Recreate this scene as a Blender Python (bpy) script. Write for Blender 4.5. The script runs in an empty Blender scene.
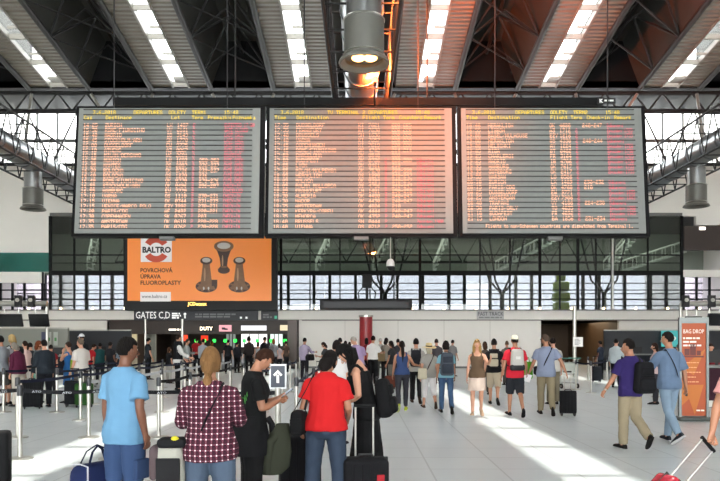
import bpy, bmesh, math, random
from mathutils import Vector as V, Matrix as M, noise
random.seed(7)
S = bpy.context.scene
COL = S.collection
PI = math.pi
CAMZ, FPX, HOR = 1.62, 700.0, 343.0

def PX(x, y, Y):                       # photo pixel + depth -> place in the hall
    return V(((x-360)/FPX*Y, Y, CAMZ+(HOR-y)/FPX*Y))
def FLOORY(y): return CAMZ*FPX/(y-HOR)

# ---------------------------------------------------------------- materials
def lin(c):
    return tuple((v/12.92 if v <= .04045 else ((v+.055)/1.055)**2.4) for v in c)
def rgb(h):
    h = h.lstrip('#'); return lin(tuple(int(h[i:i+2], 16)/255 for i in (0, 2, 4)))
MATS = {}
def mat(name, col, rough=.6, metal=0., var=.08, scale=6., bump=0., bscale=40., stretch=(1,1,1), spec=.5, emit=None, estr=0.):
    if name in MATS: return MATS[name]
    m = bpy.data.materials.new(name); m.use_nodes = True
    nt = m.node_tree; N = nt.nodes; L = nt.links
    b = N['Principled BSDF']
    c = rgb(col) if isinstance(col, str) else col
    tc = N.new('ShaderNodeTexCoord'); mp = N.new('ShaderNodeMapping'); mp.inputs['Scale'].default_value = stretch
    L.new(tc.outputs['Object'], mp.inputs['Vector'])
    nz = N.new('ShaderNodeTexNoise'); nz.inputs['Scale'].default_value = scale; nz.inputs['Detail'].default_value = 3
    L.new(mp.outputs[0], nz.inputs['Vector'])
    mx = N.new('ShaderNodeMix'); mx.data_type = 'RGBA'
    mx.inputs[6].default_value = (*[v*(1-var) for v in c], 1); mx.inputs[7].default_value = (*[min(1, v*(1+var)) for v in c], 1)
    L.new(nz.outputs[0], mx.inputs[0]); L.new(mx.outputs[2], b.inputs['Base Color'])
    b.inputs['Roughness'].default_value = rough; b.inputs['Metallic'].default_value = metal
    b.inputs['Specular IOR Level'].default_value = spec
    if bump:
        n2 = N.new('ShaderNodeTexNoise'); n2.inputs['Scale'].default_value = bscale; n2.inputs['Detail'].default_value = 4
        L.new(mp.outputs[0], n2.inputs['Vector'])
        bp = N.new('ShaderNodeBump'); bp.inputs['Strength'].default_value = bump; bp.inputs['Distance'].default_value = .02
        L.new(n2.outputs[0], bp.inputs['Height']); L.new(bp.outputs[0], b.inputs['Normal'])
    if emit:
        b.inputs['Emission Color'].default_value = (*(rgb(emit) if isinstance(emit, str) else emit), 1)
        b.inputs['Emission Strength'].default_value = estr
    MATS[name] = m
    return m
def glow(name, col, s):
    if name in MATS: return MATS[name]
    m = bpy.data.materials.new(name); m.use_nodes = True; nt = m.node_tree
    nt.nodes.remove(nt.nodes['Principled BSDF'])
    e = nt.nodes.new('ShaderNodeEmission'); e.inputs[0].default_value = (*rgb(col), 1); e.inputs[1].default_value = s
    nt.links.new(e.outputs[0], nt.nodes['Material Output'].inputs[0]); MATS[name] = m
    return m
def glass(name, tint, clear=.9, rough=.02):
    if name in MATS: return MATS[name]
    m = bpy.data.materials.new(name); m.use_nodes = True; nt = m.node_tree; N = nt.nodes; L = nt.links
    N.remove(N['Principled BSDF'])
    t = N.new('ShaderNodeBsdfTransparent'); t.inputs[0].default_value = (*rgb(tint), 1)
    g = N.new('ShaderNodeBsdfGlossy'); g.inputs['Roughness'].default_value = rough
    f = N.new('ShaderNodeFresnel'); ge = N.new('ShaderNodeNewGeometry'); mm = N.new('ShaderNodeMath'); mm.operation = 'MULTIPLY_ADD'
    mm.inputs[1].default_value = -.8333; mm.inputs[2].default_value = 1.5; L.new(ge.outputs['Backfacing'], mm.inputs[0]); L.new(mm.outputs[0], f.inputs[0])
    x = N.new('ShaderNodeMixShader'); L.new(f.outputs[0], x.inputs[0]); L.new(t.outputs[0], x.inputs[1]); L.new(g.outputs[0], x.inputs[2])
    L.new(x.outputs[0], N['Material Output'].inputs[0]); MATS[name] = m
    return m

# ---------------------------------------------------------------- mesh building
class MB:
    def __init__(s): s.v = []; s.f = []; s.m = []
    def add(s, vs, fs, m=0):
        o = len(s.v); s.v += [tuple(p) for p in vs]; s.f += [tuple(i+o for i in f) for f in fs]; s.m += [m]*len(fs); return s
    def box(s, c, d, rz=0, m=0, mtx=None):
        x, y, z = d[0]/2, d[1]/2, d[2]/2
        R = M.Rotation(rz, 3, 'Z')
        vs = [R @ V((a*x, b*y, e*z))+V(c) for e in (-1, 1) for a, b in ((-1,-1),(1,-1),(1,1),(-1,1))]
        if mtx: vs = [mtx @ p for p in vs]
        return s.add(vs, [(3,2,1,0),(4,5,6,7),(0,1,5,4),(1,2,6,5),(2,3,7,6),(3,0,4,7)], m)
    def bb(s, a, b, m=0):
        return s.box([(a[i]+b[i])/2 for i in range(3)], [abs(b[i]-a[i]) for i in range(3)], 0, m)
    def loft(s, rings, m=0, caps=True):
        n = len(rings[0]); vs = [p for r in rings for p in r]; fs = []
        for k in range(len(rings)-1):
            for i in range(n):
                j = (i+1) % n; fs.append((k*n+i, k*n+j, (k+1)*n+j, (k+1)*n+i))
        if caps: fs.append(tuple(range(n-1, -1, -1))); fs.append(tuple((len(rings)-1)*n+i for i in range(n)))
        return s.add(vs, fs, m)
    def tube(s, pts, r, n=8, m=0, flat=1., caps=True, up=None):
        pts = [V(p) for p in pts]
        if not hasattr(r, '__len__'): r = [r]*len(pts)
        rings = []; prev = None
        for i, p in enumerate(pts):
            d = (pts[min(i+1, len(pts)-1)]-pts[max(i-1, 0)])
            if d.length < 1e-9: d = V((0, 0, 1))
            d.normalize()
            if prev is None:
                a = V(up) if up is not None else (V((0, 0, 1)) if abs(d.z) < .9 else V((0, 1, 0)))
            else: a = prev
            u = a-d*a.dot(d)
            if u.length < 1e-6: u = d.orthogonal()
            u.normalize(); w = d.cross(u); prev = u
            rings.append([p+(u*math.cos(t)*flat+w*math.sin(t))*r[i] for t in [2*PI*k/n for k in range(n)]])
        return s.loft(rings, m, caps)
    def lathe(s, c, prof, n=24, m=0, caps=True):
        c = V(c)
        return s.loft([[c+V((r*math.cos(2*PI*k/n), r*math.sin(2*PI*k/n), z)) for k in range(n)] for r, z in prof], m, caps)
    def ball(s, c, r, n=12, k=8, m=0, fn=None, mtx=None):
        c = V(c); r = V(r) if hasattr(r, '__len__') else V((r, r, r))
        rows = []
        for i in range(1, k):
            a = PI*i/k
            rows.append([V((math.sin(a)*math.cos(2*PI*j/n), math.sin(a)*math.sin(2*PI*j/n), -math.cos(a))) for j in range(n)])
        vs = [V((0, 0, -1))]+[p for q in rows for p in q]+[V((0, 0, 1))]
        if fn: vs = [fn(p) for p in vs]
        vs = [c+V((p.x*r.x, p.y*r.y, p.z*r.z)) for p in vs]
        if mtx: vs = [mtx @ p for p in vs]
        fs = []
        for j in range(n): fs.append((0, 1+(j+1) % n, 1+j))
        for i in range(k-2):
            for j in range(n):
                a = 1+i*n+j; b = 1+i*n+(j+1) % n; fs.append((a, b, b+n, a+n))
        t = len(vs)-1; o = 1+(k-2)*n
        for j in range(n): fs.append((o+j, o+(j+1) % n, t))
        return s.add(vs, fs, m)
    def rbox(s, c, d, r=.03, seg=3, m=0, mtx=None, taper=1.):
        """box with rounded edges (superellipse shell)"""
        n = 4*(seg+1)*1
        def ring(hx, hy, rr, z):
            out = []
            for qx, qy, a0 in ((1, 1, 0), (-1, 1, PI/2), (-1, -1, PI), (1, -1, 1.5*PI)):
                for k in range(seg+1):
                    a = a0+PI/2*k/seg
                    out.append(V((qx*(hx-rr)+rr*math.cos(a), qy*(hy-rr)+rr*math.sin(a), z)))
            return out
        hx, hy, hz = d[0]/2, d[1]/2, d[2]/2; r = min(r, hx*.98, hy*.98, hz*.98)
        rings = []
        for k in range(seg+1):
            a = PI/2*k/seg; e = r*(1-math.sin(a)); rings.append(ring(hx-e, hy-e, max(r*.3, r-e), -hz+r-r*math.cos(a)))
        for k in range(seg+1):
            a = PI/2*(1-k/seg); e = r*(1-math.sin(a)); rings.append([V((p.x*taper, p.y*taper, p.z)) for p in ring(hx-e, hy-e, max(r*.3, r-e), hz-r+r*math.cos(a))])
        rings = [[p+V(c) for p in q] for q in rings]
        if mtx: rings = [[mtx @ p for p in q] for q in rings]
        return s.loft(rings, m)
    def mesh(s, name):
        me = bpy.data.meshes.new(name); me.from_pydata(s.v, [], s.f); me.update(); return me
    def build(s, name, mats, parent=None, smooth=False, loc=None):
        me = s.mesh(name)
        for q in (mats if isinstance(mats, (list, tuple)) else [mats]): me.materials.append(q)
        me.polygons.foreach_set('material_index', s.m)
        bm = bmesh.new(); bm.from_mesh(me); bmesh.ops.recalc_face_normals(bm, faces=bm.faces); bm.to_mesh(me); bm.free()
        if smooth: smooth_by_angle(me)
        o = bpy.data.objects.new(name, me); COL.objects.link(o)
        if loc is not None: o.location = loc
        if parent is not None: o.parent = parent
        return o
def smooth_by_angle(me, ang=40):
    me.polygons.foreach_set('use_smooth', [True]*len(me.polygons))
    bm = bmesh.new(); bm.from_mesh(me); ca = math.radians(ang)
    for e in bm.edges:
        if len(e.link_faces) == 2 and e.calc_face_angle(0) > ca: e.smooth = False
    bm.to_mesh(me); bm.free()

def tag(o, label=None, cat=None, group=None, kind=None):
    if label: o['label'] = label
    if cat: o['category'] = cat
    if group: o['group'] = group
    if kind: o['kind'] = kind
    return o
def thing(name, label, cat, loc=(0, 0, 0), rz=0, group=None):
    o = bpy.data.objects.new(name, None); COL.objects.link(o); o.empty_display_size = .1
    o.location = loc; o.rotation_euler = (0, 0, rz)
    return tag(o, label, cat, group)
def struct(name, mb, m, parent=None, smooth=False):
    o = mb.build(name, m, parent, smooth)
    if parent is None: o['kind'] = 'structure'
    return o
def copy_tree(o, parent=None):
    c = o.copy(); COL.objects.link(c); c.parent = parent
    for ch in list(o.children): copy_tree(ch, c)
    return c
NTH = ['first', 'second', 'third', 'fourth', 'fifth', 'sixth', 'seventh', 'eighth', 'ninth', 'tenth', 'eleventh', 'twelfth', 'thirteenth', 'fourteenth', 'fifteenth', 'sixteenth']

_font = None
def text_mesh(txt, size, align='LEFT', depth=.0, bold=0.):
    cu = bpy.data.curves.new('t', 'FONT'); cu.body = txt; cu.size = size; cu.align_x = align; cu.extrude = depth; cu.offset = bold
    cu.resolution_u = 2
    o = bpy.data.objects.new('t', cu); COL.objects.link(o)
    me = bpy.data.meshes.new_from_object(o)
    bpy.data.objects.remove(o); bpy.data.curves.remove(cu)
    return me
def sign_text(txt, loc, size, m, parent, align='LEFT', width=None, bold=0., rz=0., tilt=0., name='lettering'):
    """upright lettering facing -Y, at loc (in parent's frame); width squeezes the line to that length"""
    me = text_mesh(txt, size, align, .001, bold)
    if width:
        xs = [v.co.x for v in me.vertices]; w = max(xs)-min(xs); k = width/w
        for v in me.vertices: v.co.x *= k
    me.name = name; me.materials.clear(); me.materials.append(m)
    o = bpy.data.objects.new(name, me); COL.objects.link(o)
    o.location = loc; o.rotation_euler = (PI/2+tilt, 0, rz); o.parent = parent
    return o
# ================================================================= camera, sky, sun
cam = bpy.data.cameras.new('camera'); camo = bpy.data.objects.new('camera', cam); COL.objects.link(camo)
camo.location = (0, 0, CAMZ); camo.rotation_euler = (PI/2, 0, 0)
cam.sensor_width = 36; cam.lens = 36*FPX/720; cam.shift_y = (HOR-240.5)/720; cam.clip_end = 400
S.camera = camo
w = bpy.data.worlds.new('sky'); S.world = w; w.use_nodes = True
bgn = w.node_tree.nodes['Background']; bgn.inputs[0].default_value = (.96, .98, 1.0, 1); bgn.inputs[1].default_value = 5.0
sun = bpy.data.lights.new('sun', 'SUN'); suno = bpy.data.objects.new('sun', sun); COL.objects.link(suno)
sun.energy = 3.0; sun.angle = .01; sun.color = (1, .95, .86)
suno.rotation_euler = V((.045, -.06, 1)).to_track_quat('Z', 'Y').to_euler()
S.view_settings.view_transform = 'Standard'; S.view_settings.look = 'None'; S.view_settings.exposure = 1.4; S.view_settings.gamma = 1
S.view_settings.use_curve_mapping = False
S.cycles.max_bounces = 8; S.cycles.diffuse_bounces = 5; S.cycles.glossy_bounces = 4; S.cycles.transparent_max_bounces = 12
S.cycles.caustics_reflective = False; S.cycles.caustics_refractive = False; S.cycles.sample_clamp_indirect = 6

# ================================================================= setting materials
def floor_mat():
    m = bpy.data.materials.new('stone_tile_floor'); m.use_nodes = True; nt = m.node_tree; N = nt.nodes; L = nt.links
    b = N['Principled BSDF']; tc = N.new('ShaderNodeTexCoord')
    br = N.new('ShaderNodeTexBrick'); br.offset = 0; br.inputs['Scale'].default_value = 1
    br.inputs['Brick Width'].default_value = .9; br.inputs['Row Height'].default_value = .9; br.inputs['Mortar Size'].default_value = .012
    br.inputs['Color1'].default_value = (*rgb('#c6cccd'), 1); br.inputs['Color2'].default_value = (*rgb('#c0c6c8'), 1); br.inputs['Mortar'].default_value = (*rgb('#a6abac'), 1)
    L.new(tc.outputs['Object'], br.inputs['Vector'])
    nz = N.new('ShaderNodeTexNoise'); nz.inputs['Scale'].default_value = 1.3; nz.inputs['Detail'].default_value = 5; L.new(tc.outputs['Object'], nz.inputs['Vector'])
    mx = N.new('ShaderNodeMix'); mx.data_type = 'RGBA'; mx.blend_type = 'MIX'; mx.inputs[0].default_value = .0
    L.new(br.outputs[0], mx.inputs[6]); L.new(nz.outputs[0], mx.inputs[7]); L.new(mx.outputs[2], b.inputs['Base Color'])
    rr = N.new('ShaderNodeMapRange'); b.inputs['Roughness'].default_value = .3
    return m
def ribbed_mat():
    m = mat('ribbed_ceiling_panel', '#777063', .55); nt = m.node_tree; N = nt.nodes; L = nt.links
    tc = N.new('ShaderNodeTexCoord'); wv = N.new('ShaderNodeTexWave'); wv.bands_direction = 'Y'; wv.inputs['Scale'].default_value = .95
    L.new(tc.outputs['Object'], wv.inputs['Vector']); bp = N.new('ShaderNodeBump'); bp.inputs['Distance'].default_value = .12; bp.inputs['Strength'].default_value = .8
    L.new(wv.outputs[1], bp.inputs['Height']); L.new(bp.outputs[0], N['Principled BSDF'].inputs['Normal'])
    return m
def led_mat():
    m = mat('led_screen_face', '#878a87', .5, spec=.15); return m
WHITE = mat('painted_white_wall', '#f0ece4', .7, var=.03, scale=1.2)
CREAM = mat('cream_fascia', '#d2cab8', .6, var=.03, scale=2)
DARK = mat('dark_steel', '#0f1011', .6, 0, spec=.2)
BLACK = mat('matt_black', '#141416', .6)
GREY = mat('grey_painted_metal', '#6d6f6c', .5, .2)
ROOFD = mat('dark_roof_lining', '#3f3f3b', .8)
STEEL = mat('brushed_steel', '#b5b3ac', .32, .9, var=.1, scale=30)
ALU = mat('aluminium_duct', '#9a9c9c', .3, .85, var=.15, scale=4)
TRUSS = mat('grey_truss_paint', '#2b2b2b', .5, .1, spec=.3)
FLOOR = floor_mat(); RIB = ribbed_mat(); LED = led_mat()
GREEN_WALL = mat('pale_green_panel', '#868d83', .6, scale=.6, var=.2)
FACADE = glass('facade_glass', '#c9d0cb'); TEAL = glass('teal_balustrade_glass', '#a4d2cf'); SKYG = glass('skylight_glass', '#f4f6f6'); GALG = glass('gallery_window_glass', '#b3b0b8')
BROWN = mat('dark_brown_gate_lining', '#2a201b', .5, scale=2); DARKPANEL = mat('dark_counter_panel', '#22252b', .5)

# ================================================================= floor, walls
FB = MB(); FB.add([(-26,-30,0),(26,-30,0),(26,64,0),(-26,64,0)], [(0,1,2,3)]); FB.add([(-26,-30,-.3),(26,-30,-.3),(26,64,-.3),(-26,64,-.3)], [(3,2,1,0)])
struct('floor', FB, FLOOR)
B = MB().bb((-26.3,-30,0), (-26,64,32)); struct('wall_left', B, WHITE)
B = MB().bb((26,-30,0), (26.3,64,32)); struct('wall_right', B, WHITE)
YB = 45.0
def xat(px, Y=YB): return (px-360)/FPX*Y
def zat(py, Y=YB): return CAMZ+(HOR-py)/FPX*Y
# back wall: fascia band, white wall between the two gate openings
B = MB()
B.bb((xat(300), YB, 0), (xat(541), YB+.3, 3.1)); B.bb((xat(619), YB, 0), (26, YB+.3, 3.1)); B.bb((-26, YB, 0), (xat(108), YB+.3, 3.1))
B.bb((-26, YB-.12, 3.1), (26, YB+.4, 3.74))
struct('wall_back', B, WHITE)
fl = MB().lathe((0, 0, 0), [(.05, 0), (.075, .04), (.075, .11), (.04, .15)], 12)
first = None
for k in range(-5, 19):
    if first is None: first = fl.build('ledge_lamp', glow('warm_lamp', '#ffe2b0', 2.5), None, True); q = first
    else: q = first.copy(); COL.objects.link(q)
    q.location = (xat(157.5+31.8*k), YB-.2, 3.76)
    tag(q, 'small warm lamp in the row along the ledge under the glass gallery', 'lamp', 'ledge lamps under the glass gallery')
B = MB().bb((-26, YB-.3, 3.7), (26, YB+.1, 3.76)).bb((-26, YB-.14, 3.06), (26, YB-.1, 3.12)); struct('trim_1', B, mat('bronze_ledge', '#5a5047', .5))
B = MB().bb((xat(299), YB-.15, 0), (xat(302), YB+.1, 3.1)); struct('trim_2', B, WHITE)
B = MB().bb((xat(302), YB-.03, 0), (xat(541), YB, .12)); struct('baseboard_back', B, GREY)
B = MB()
for px in (345, 398, 444, 490): B.bb((xat(px)-.01, YB-.012, .12), (xat(px)+.01, YB, 3.06))
struct('trim_3', B, mat('panel_joint', '#b9b4aa', .7))
# rooms behind the gates
B = MB().bb((xat(108), 60, 0), (xat(302), 60.3, 3.2)).bb((xat(107), YB, 0), (xat(108), 60, 3.2)).bb((xat(302), YB+.3, 0), (xat(303), 60, 3.2)).bb((xat(108), YB+.4, 3.1), (xat(302), 60, 3.2))
struct('wall_gate_hall', B, BROWN)
B = MB().bb((xat(541), 56, 0), (xat(619), 56.3, 3.2)).bb((xat(540), YB+.3, 0), (xat(541), 56, 3.2)).bb((xat(619), YB+.3, 0), (xat(620), 56, 3.2)).bb((xat(541), YB+.4, 3.1), (xat(619), 56, 3.2))
struct('wall_exit_hall', B, mat('tobacco_brown_wall', '#4a3826', .5, scale=1.5))
# mezzanine behind the facade
B = MB().bb((-26, YB+.4, 3.1), (26, 54, 3.72)); struct('floor_gallery', B, GREY)
B = MB().bb((-26, YB+.3, 9.85), (26, 54, 10.1)); struct('ceiling_gallery', B, mat('gallery_ceiling', '#2e302e', .7))
B = MB().bb((-26, 53, 6.75), (26, 53.3, 9.9)); struct('wall_gallery', B, GREEN_WALL)
# glass facade
gx0, gx1, gz0, gz1 = xat(50), xat(682), 3.78, 9.78
def facade():
    ft = thing('glass_facade', 'long glazed gallery wall below the departure boards', 'glass wall', (0, YB+.05, gz0))
    ft['kind'] = 'structure'; ft.name = 'window_1'
    xs = [50, 74, 100, 125, 160, 200, 240, 281, 310, 340, 370, 394, 420, 450, 480, 510, 540, 560, 578, 596, 612, 648, 682]
    for a, b in zip(xs[:-1], xs[1:]):
        for z0, z1 in ((gz0, zat(272)), (zat(272), gz1)):
            MB().bb((xat(a), -.01, z0-gz0), (xat(b), .01, z1-gz0)).build('pane', FACADE, ft)
    for k, px in enumerate(xs):
        w_ = .16 if px in (50, 125, 281, 420, 540, 578, 682) else .07
        MB().bb((xat(px)-w_/2, -.08, 0), (xat(px)+w_/2, .08, gz1-gz0)).build('mullion', DARK, ft)
    MB().bb((gx0, -.1, gz1-gz0), (gx1, .15, gz1-gz0+.2)).build('top_rail', GREY, ft)
    for py, h in ((255, .07), (263, .04), (273, .3), (290, .05), (299, .05)):
        MB().bb((gx0, -.07, zat(py)-gz0-h/2), (gx1, .07, zat(py)-gz0+h/2)).build('transom', DARK, ft)
facade()
# gallery: windows, branches, stairs and lattice modelled in place of glass reflections
def gallery():
    gw = thing('window_2', None, None, (0, 53.1, 3.72)); gw['kind'] = 'structure'  # bright window grid built in place of the front windows' reflection
    x = -24.
    k = 0
    while x < 24:
        MB().bb((x, -.12, 0), (x+.22, .12, 3.1)).build('mullion', BLACK, gw); x += 1.95 if k % 3 else 1.2; k += 1
    for z in (.7, 1.15, 1.6, 2.4): MB().bb((-26, -.05, z), (26, .05, z+.07)).build('transom', BLACK, gw)
    MB().bb((-26, -.01, 0), (26, .01, 3.05)).build('pane', GALG, gw)
    n = 0
    for px in (146, 216, 385, 502, 604):                         # tree shapes standing in for reflected branches
        X = xat(px, 49); t = thing('reflected_branching', '%s black branching shape standing in for a reflection in the gallery glass, from the left' % NTH[n], 'column', (X, 49, 3.72), 0, 'branching reflections in the glass gallery'); n += 1
        MB().tube([(0, 0, 0), (0, 0, 1.5)], .16, 10).build('trunk', BLACK, t, True)
        for dx in (-1.5, -.8, .8, 1.5): MB().tube([(0, 0, 1.3), (dx*.6, 0, 2.3), (dx*1.2, .1, 6.1)], .07, 8).build('branch', BLACK, t, True)
    n = 0
    for x0, y0, x1, y1 in ((316, 272, 329, 243), (373, 272, 388, 243), (434, 272, 446, 243), (497, 271, 558, 239), (606, 271, 632, 241), (620, 272, 683, 252), (90, 271, 97, 240)):  # solid flights standing in for a reflected escalator
        a = PX(x0, y0, 50.5); b = PX(x1, y1, 50.5)
        t = thing('reflected_stair_flight', '%s pale stair flight standing in for a reflection in the gallery glass, from the left' % NTH[[6, 0, 1, 2, 3, 4, 5].index((n+1) % 7) if False else n], 'stairs', a, 0, 'stair reflections in the glass gallery'); n += 1
        d = b-a; st = max(4, int(d.length/.35))
        s_ = MB()
        for i in range(st): s_.box(d*(i+.5)/st, (abs(d.x)/st*1.1, 1.1, .1))
        s_.build('tread', mat('pale_stair', '#c9cfc6', .5), t)
        for dy in (-.55, .55):
            s_ = MB().tube([V((0, dy, .75)), d+V((0, dy, .75))], .06, 8)
            for i in range(st//2+1): s_.tube([d*min(1, 2*i/st)+V((0, dy, 0)), d*min(1, 2*i/st)+V((0, dy, .75))], .03, 6)
            s_.build('handrail', mat('pale_rail', '#d9ddd4', .4), t)
    # lattice standing in for the roof structure reflected in the glass
    for j in range(6):
        X0 = -18+j*6.4
        b = MB().tube([(X0, 51.5, 9.4), (X0+6.3, 51.5, 9.4)], .08, 6).tube([(X0, 51.5, 7.6), (X0+6.3, 51.5, 7.6)], .08, 6)
        for i in range(3): b.tube([(X0+i*2.1, 51.5, 7.6), (X0+i*2.1+1.05, 51.5, 9.4), (X0+i*2.1+2.1, 51.5, 7.6)], .05, 6)
        o = b.build('reflected_lattice', TRUSS); tag(o, '%s dark lattice standing in for a roof reflection in the gallery glass, from left' % NTH[j], 'beam', 'lattice reflections in the glass gallery')
gallery()
# ends of the gallery left and right of the facade
B = MB().bb((-26, YB, 9.78), (26, YB+.3, 13.1))
B.bb((-26, YB, zat(272)), (gx0, YB+.3, 9.78)); B.bb((gx1+.9, YB, zat(225)), (26, YB+.3, 9.78)); B.bb((-26, YB-.1, zat(283)), (xat(42), YB+.35, zat(272))); B.bb((xat(683), YB-.1, zat(277)), (26, YB+.35, zat(270)))
struct('wall_back_upper', B, WHITE)
B = MB().bb((-26, YB-.15, zat(272)), (xat(50), YB-.12, zat(253))); o = struct('trim_4', B, TEAL)
B = MB().bb((xat(684), YB-.02, zat(250)), (26, YB+.3, zat(226))); struct('wall_back_side', B, mat('brown_upper_panel', '#3a302b', .6))
MB_ = MB().bb((xat(699), YB-.06, zat(230)), (xat(705), YB-.03, zat(227))); tag(MB_.build('exit_light', glow('exit_light_glow', '#fff6e8', 1.5)), 'small lit sign on the brown panel high at right', 'sign')
B = MB()
for px in (0, 12, 24, 42, 684, 697, 710): B.bb((xat(px)-.06, YB, 3.74), (xat(px)+.06, YB+.15, zat(272)))
for py in (290, 299): B.bb((-26, YB, zat(py)-.04), (gx0, YB+.12, zat(py)+.04)).bb((gx1, YB, zat(py)-.04), (26, YB+.12, zat(py)+.04))
struct('trim_5', B, DARK)
# high window strip
B = MB()
for i in range(41): B.bb((-26+i*1.3-.05, YB+.05, 13.1), (-26+i*1.3+.05, YB+.2, 17.2))
B.bb((-26, YB+.05, 14.55), (26, YB+.2, 14.75))
wt = struct('window_3', B, GREY); MB().bb((-26, YB+.1, 13.1), (26, YB+.12, 17)).build('pane', SKYG, wt)

# ================================================================= roof
ZC = lambda Y: 16.6+.145*(41-Y)
CEN = [.25+7.15*(n+.5) for n in range(-4, 4)]
Y0, Y1 = -30.0, 41.0
def sl(xa, xb, dz=0, th=.12, m=0, b=None, ya=Y0, yb=Y1):
    za, zb = ZC(ya)+dz, ZC(yb)+dz
    return b.add([(xa,ya,za),(xb,ya,za),(xb,yb,zb),(xa,yb,zb),(xa,ya,za+th),(xb,ya,za+th),(xb,yb,zb+th),(xa,yb,zb+th)], [(3,2,1,0),(4,5,6,7),(0,1,5,4),(1,2,6,5),(2,3,7,6),(3,0,4,7)], m)
B = MB(); D = MB(); RIDGE = 2.7
for i, c in enumerate(CEN):
    for a, b_ in ((c-1.75, c-.5), (c+.5, c+1.75)): sl(a, b_, b=B)
    n = c+7.15
    sl(c+1.75, n-1.75, RIDGE, b=D)                       # lining of the deep bay between two skylights
    for xe, s_ in ((c+1.75, 1), (n-1.75, -1)):
        D.add([(xe,Y0,ZC(Y0)),(xe+s_*1.0,Y0,ZC(Y0)+RIDGE),(xe+s_*1.0,Y1,ZC(Y1)+RIDGE),(xe,Y1,ZC(Y1)),(xe-s_*.05,Y0,ZC(Y0)),(xe-s_*.05,Y0,ZC(Y0)+RIDGE+.1),(xe-s_*.05,Y1,ZC(Y1)+RIDGE+.1),(xe-s_*.05,Y1,ZC(Y1))], [(0,1,2,3),(7,6,5,4),(1,0,4,5),(3,2,6,7)])
    if i == 0: sl(-28, c-1.75, RIDGE, b=D)
struct('ceiling', B, RIB); struct('ceiling_bays', D, ROOFD)
for i, c in enumerate(CEN):                              # skylight bands
    r = MB()
    for s_ in (-1, 1): sl(c+s_*.48-.05, c+s_*.48+.05, -.05, .3, 0, r)
    y = 40.85
    while y > Y0: r.bb((c-.5, y-.06, ZC(y)-.05), (c+.5, y+.06, ZC(y)+.22)); y -= 2.4
    y = 40.85-.9
    k = 0
    while y > 24: r.bb((c-.1, y-.03, ZC(y)-.03), (c+.5, y+.03, ZC(y)+.1)); y -= 2.4
    r.bb((c-.2, 39.9, ZC(40.4)+.02), (c+.42, 40.6, ZC(40.4)+.12))
    o = struct('skylight_%d' % (i+1), r, mat('skylight_frame', '#8f8b82', .45, .3)); o.name = 'window_%d' % (i+4)
    g = MB(); sl(c-.5, c+.5, .15, .01, 0, g); g.build('pane', SKYG, o)
# end of the roof: dark cross girder band
B = MB().bb((-26, 41, ZC(41)-.05), (26, 41.3, ZC(41)+.35)).bb((-26, 41.2, ZC(41)+.1), (26, YB+1, ZC(41)+.35))
for c in CEN[:-1]: B.bb((c+1.7, 41, ZC(41)), (c+7.15-1.7, 41.3, ZC(41)+RIDGE+.1))
struct('ceiling_end', B, DARK)
B = MB().bb((-26, -30.3, 12), (26, -30, 33)).bb((-26, -30.3, 0), (-22, -30, 12)).bb((22, -30.3, 0), (26, -30, 12)); struct('wall_front', B, WHITE)

def lattice(b, p0, p1, up, n, r1=.1, r2=.05):
    p0, p1, up = V(p0), V(p1), V(up)
    b.tube([p0, p1], r1, 8).tube([p0+up, p1+up], r1, 8)
    d = (p1-p0)/n
    for i in range(n):
        b.tube([p0+d*i, p0+d*(i+.5)+up, p0+d*(i+1)], r2, 6)
    return b
n = 0
for i, c in enumerate(CEN[:-1]):
    xa, xb = c+1.75, c+7.15-1.75; xm = (xa+xb)/2
    if abs(xm-.25) < .1: continue
    t = thing('roof_truss', '%s dark tubular roof truss in the bays between skylights, counted from the left' % NTH[n], 'truss', (0, 0, 0), 0, 'roof trusses between the skylights'); n += 1
    for nm, x in (('chord', xa), ('chord', xb)):
        MB().tube([(x, 6, ZC(6)-.1), (x, Y1, ZC(Y1)-.1)], .15, 10).build(nm, mat('dark_girder_paint', '#282623', .5, .1), t, True)
    MB().tube([(xm, 6, ZC(6)+2), (xm, Y1, ZC(Y1)+2)], .1, 8).build('chord', TRUSS, t, True)
    y = 15.
    while y < 40.5:
        a = V((xm, y, ZC(y)+2))
        for x in (xa, xb):
            for dy in (-1.6, 1.6): MB().tube([a, (x, y+dy, ZC(y+dy)-.1)], .065, 6).build('strut', TRUSS, t, True)
        MB().tube([(xa, y-1.6, ZC(y-1.6)-.1), (xb, y+1.6, ZC(y+1.6)-.1)], .045, 6).build('cross_brace', TRUSS, t, True)
        MB().tube([(xa, y+1.6, ZC(y+1.6)-.1), (xm, y+1.6, ZC(y)+1.1), (xb, y+1.6, ZC(y+1.6)-.1)], .05, 6).build('cross_brace', TRUSS, t, True)
        y += 3.2
t = thing('end_girder', 'dark lattice girder across the hall at the end of the roof', 'girder', (0, 41.8, 15.44))
g = lattice(MB(), (-25.8, .0, 0), (25.8, .0, 0), (0, 0, 1.1), 30, .13, .07); g.build('front_lattice', TRUSS, t, True)
g = lattice(MB(), (-25.8, 2.2, -2.6), (25.8, 2.2, -2.6), (0, 0, 3.4), 16, .1, .08); g.build('rear_lattice', TRUSS, t, True)
for c in CEN:
    for s_ in (-1, 1):
        if abs(c+s_*3.6) < 25: MB().tube([(c+s_*1.75, -.5, .9), (c+s_*3.6, 2.2, -2.6)], .09, 8).build('raking_strut', mat('light_strut', '#8a8780', .4, .3), t, True)

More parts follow.
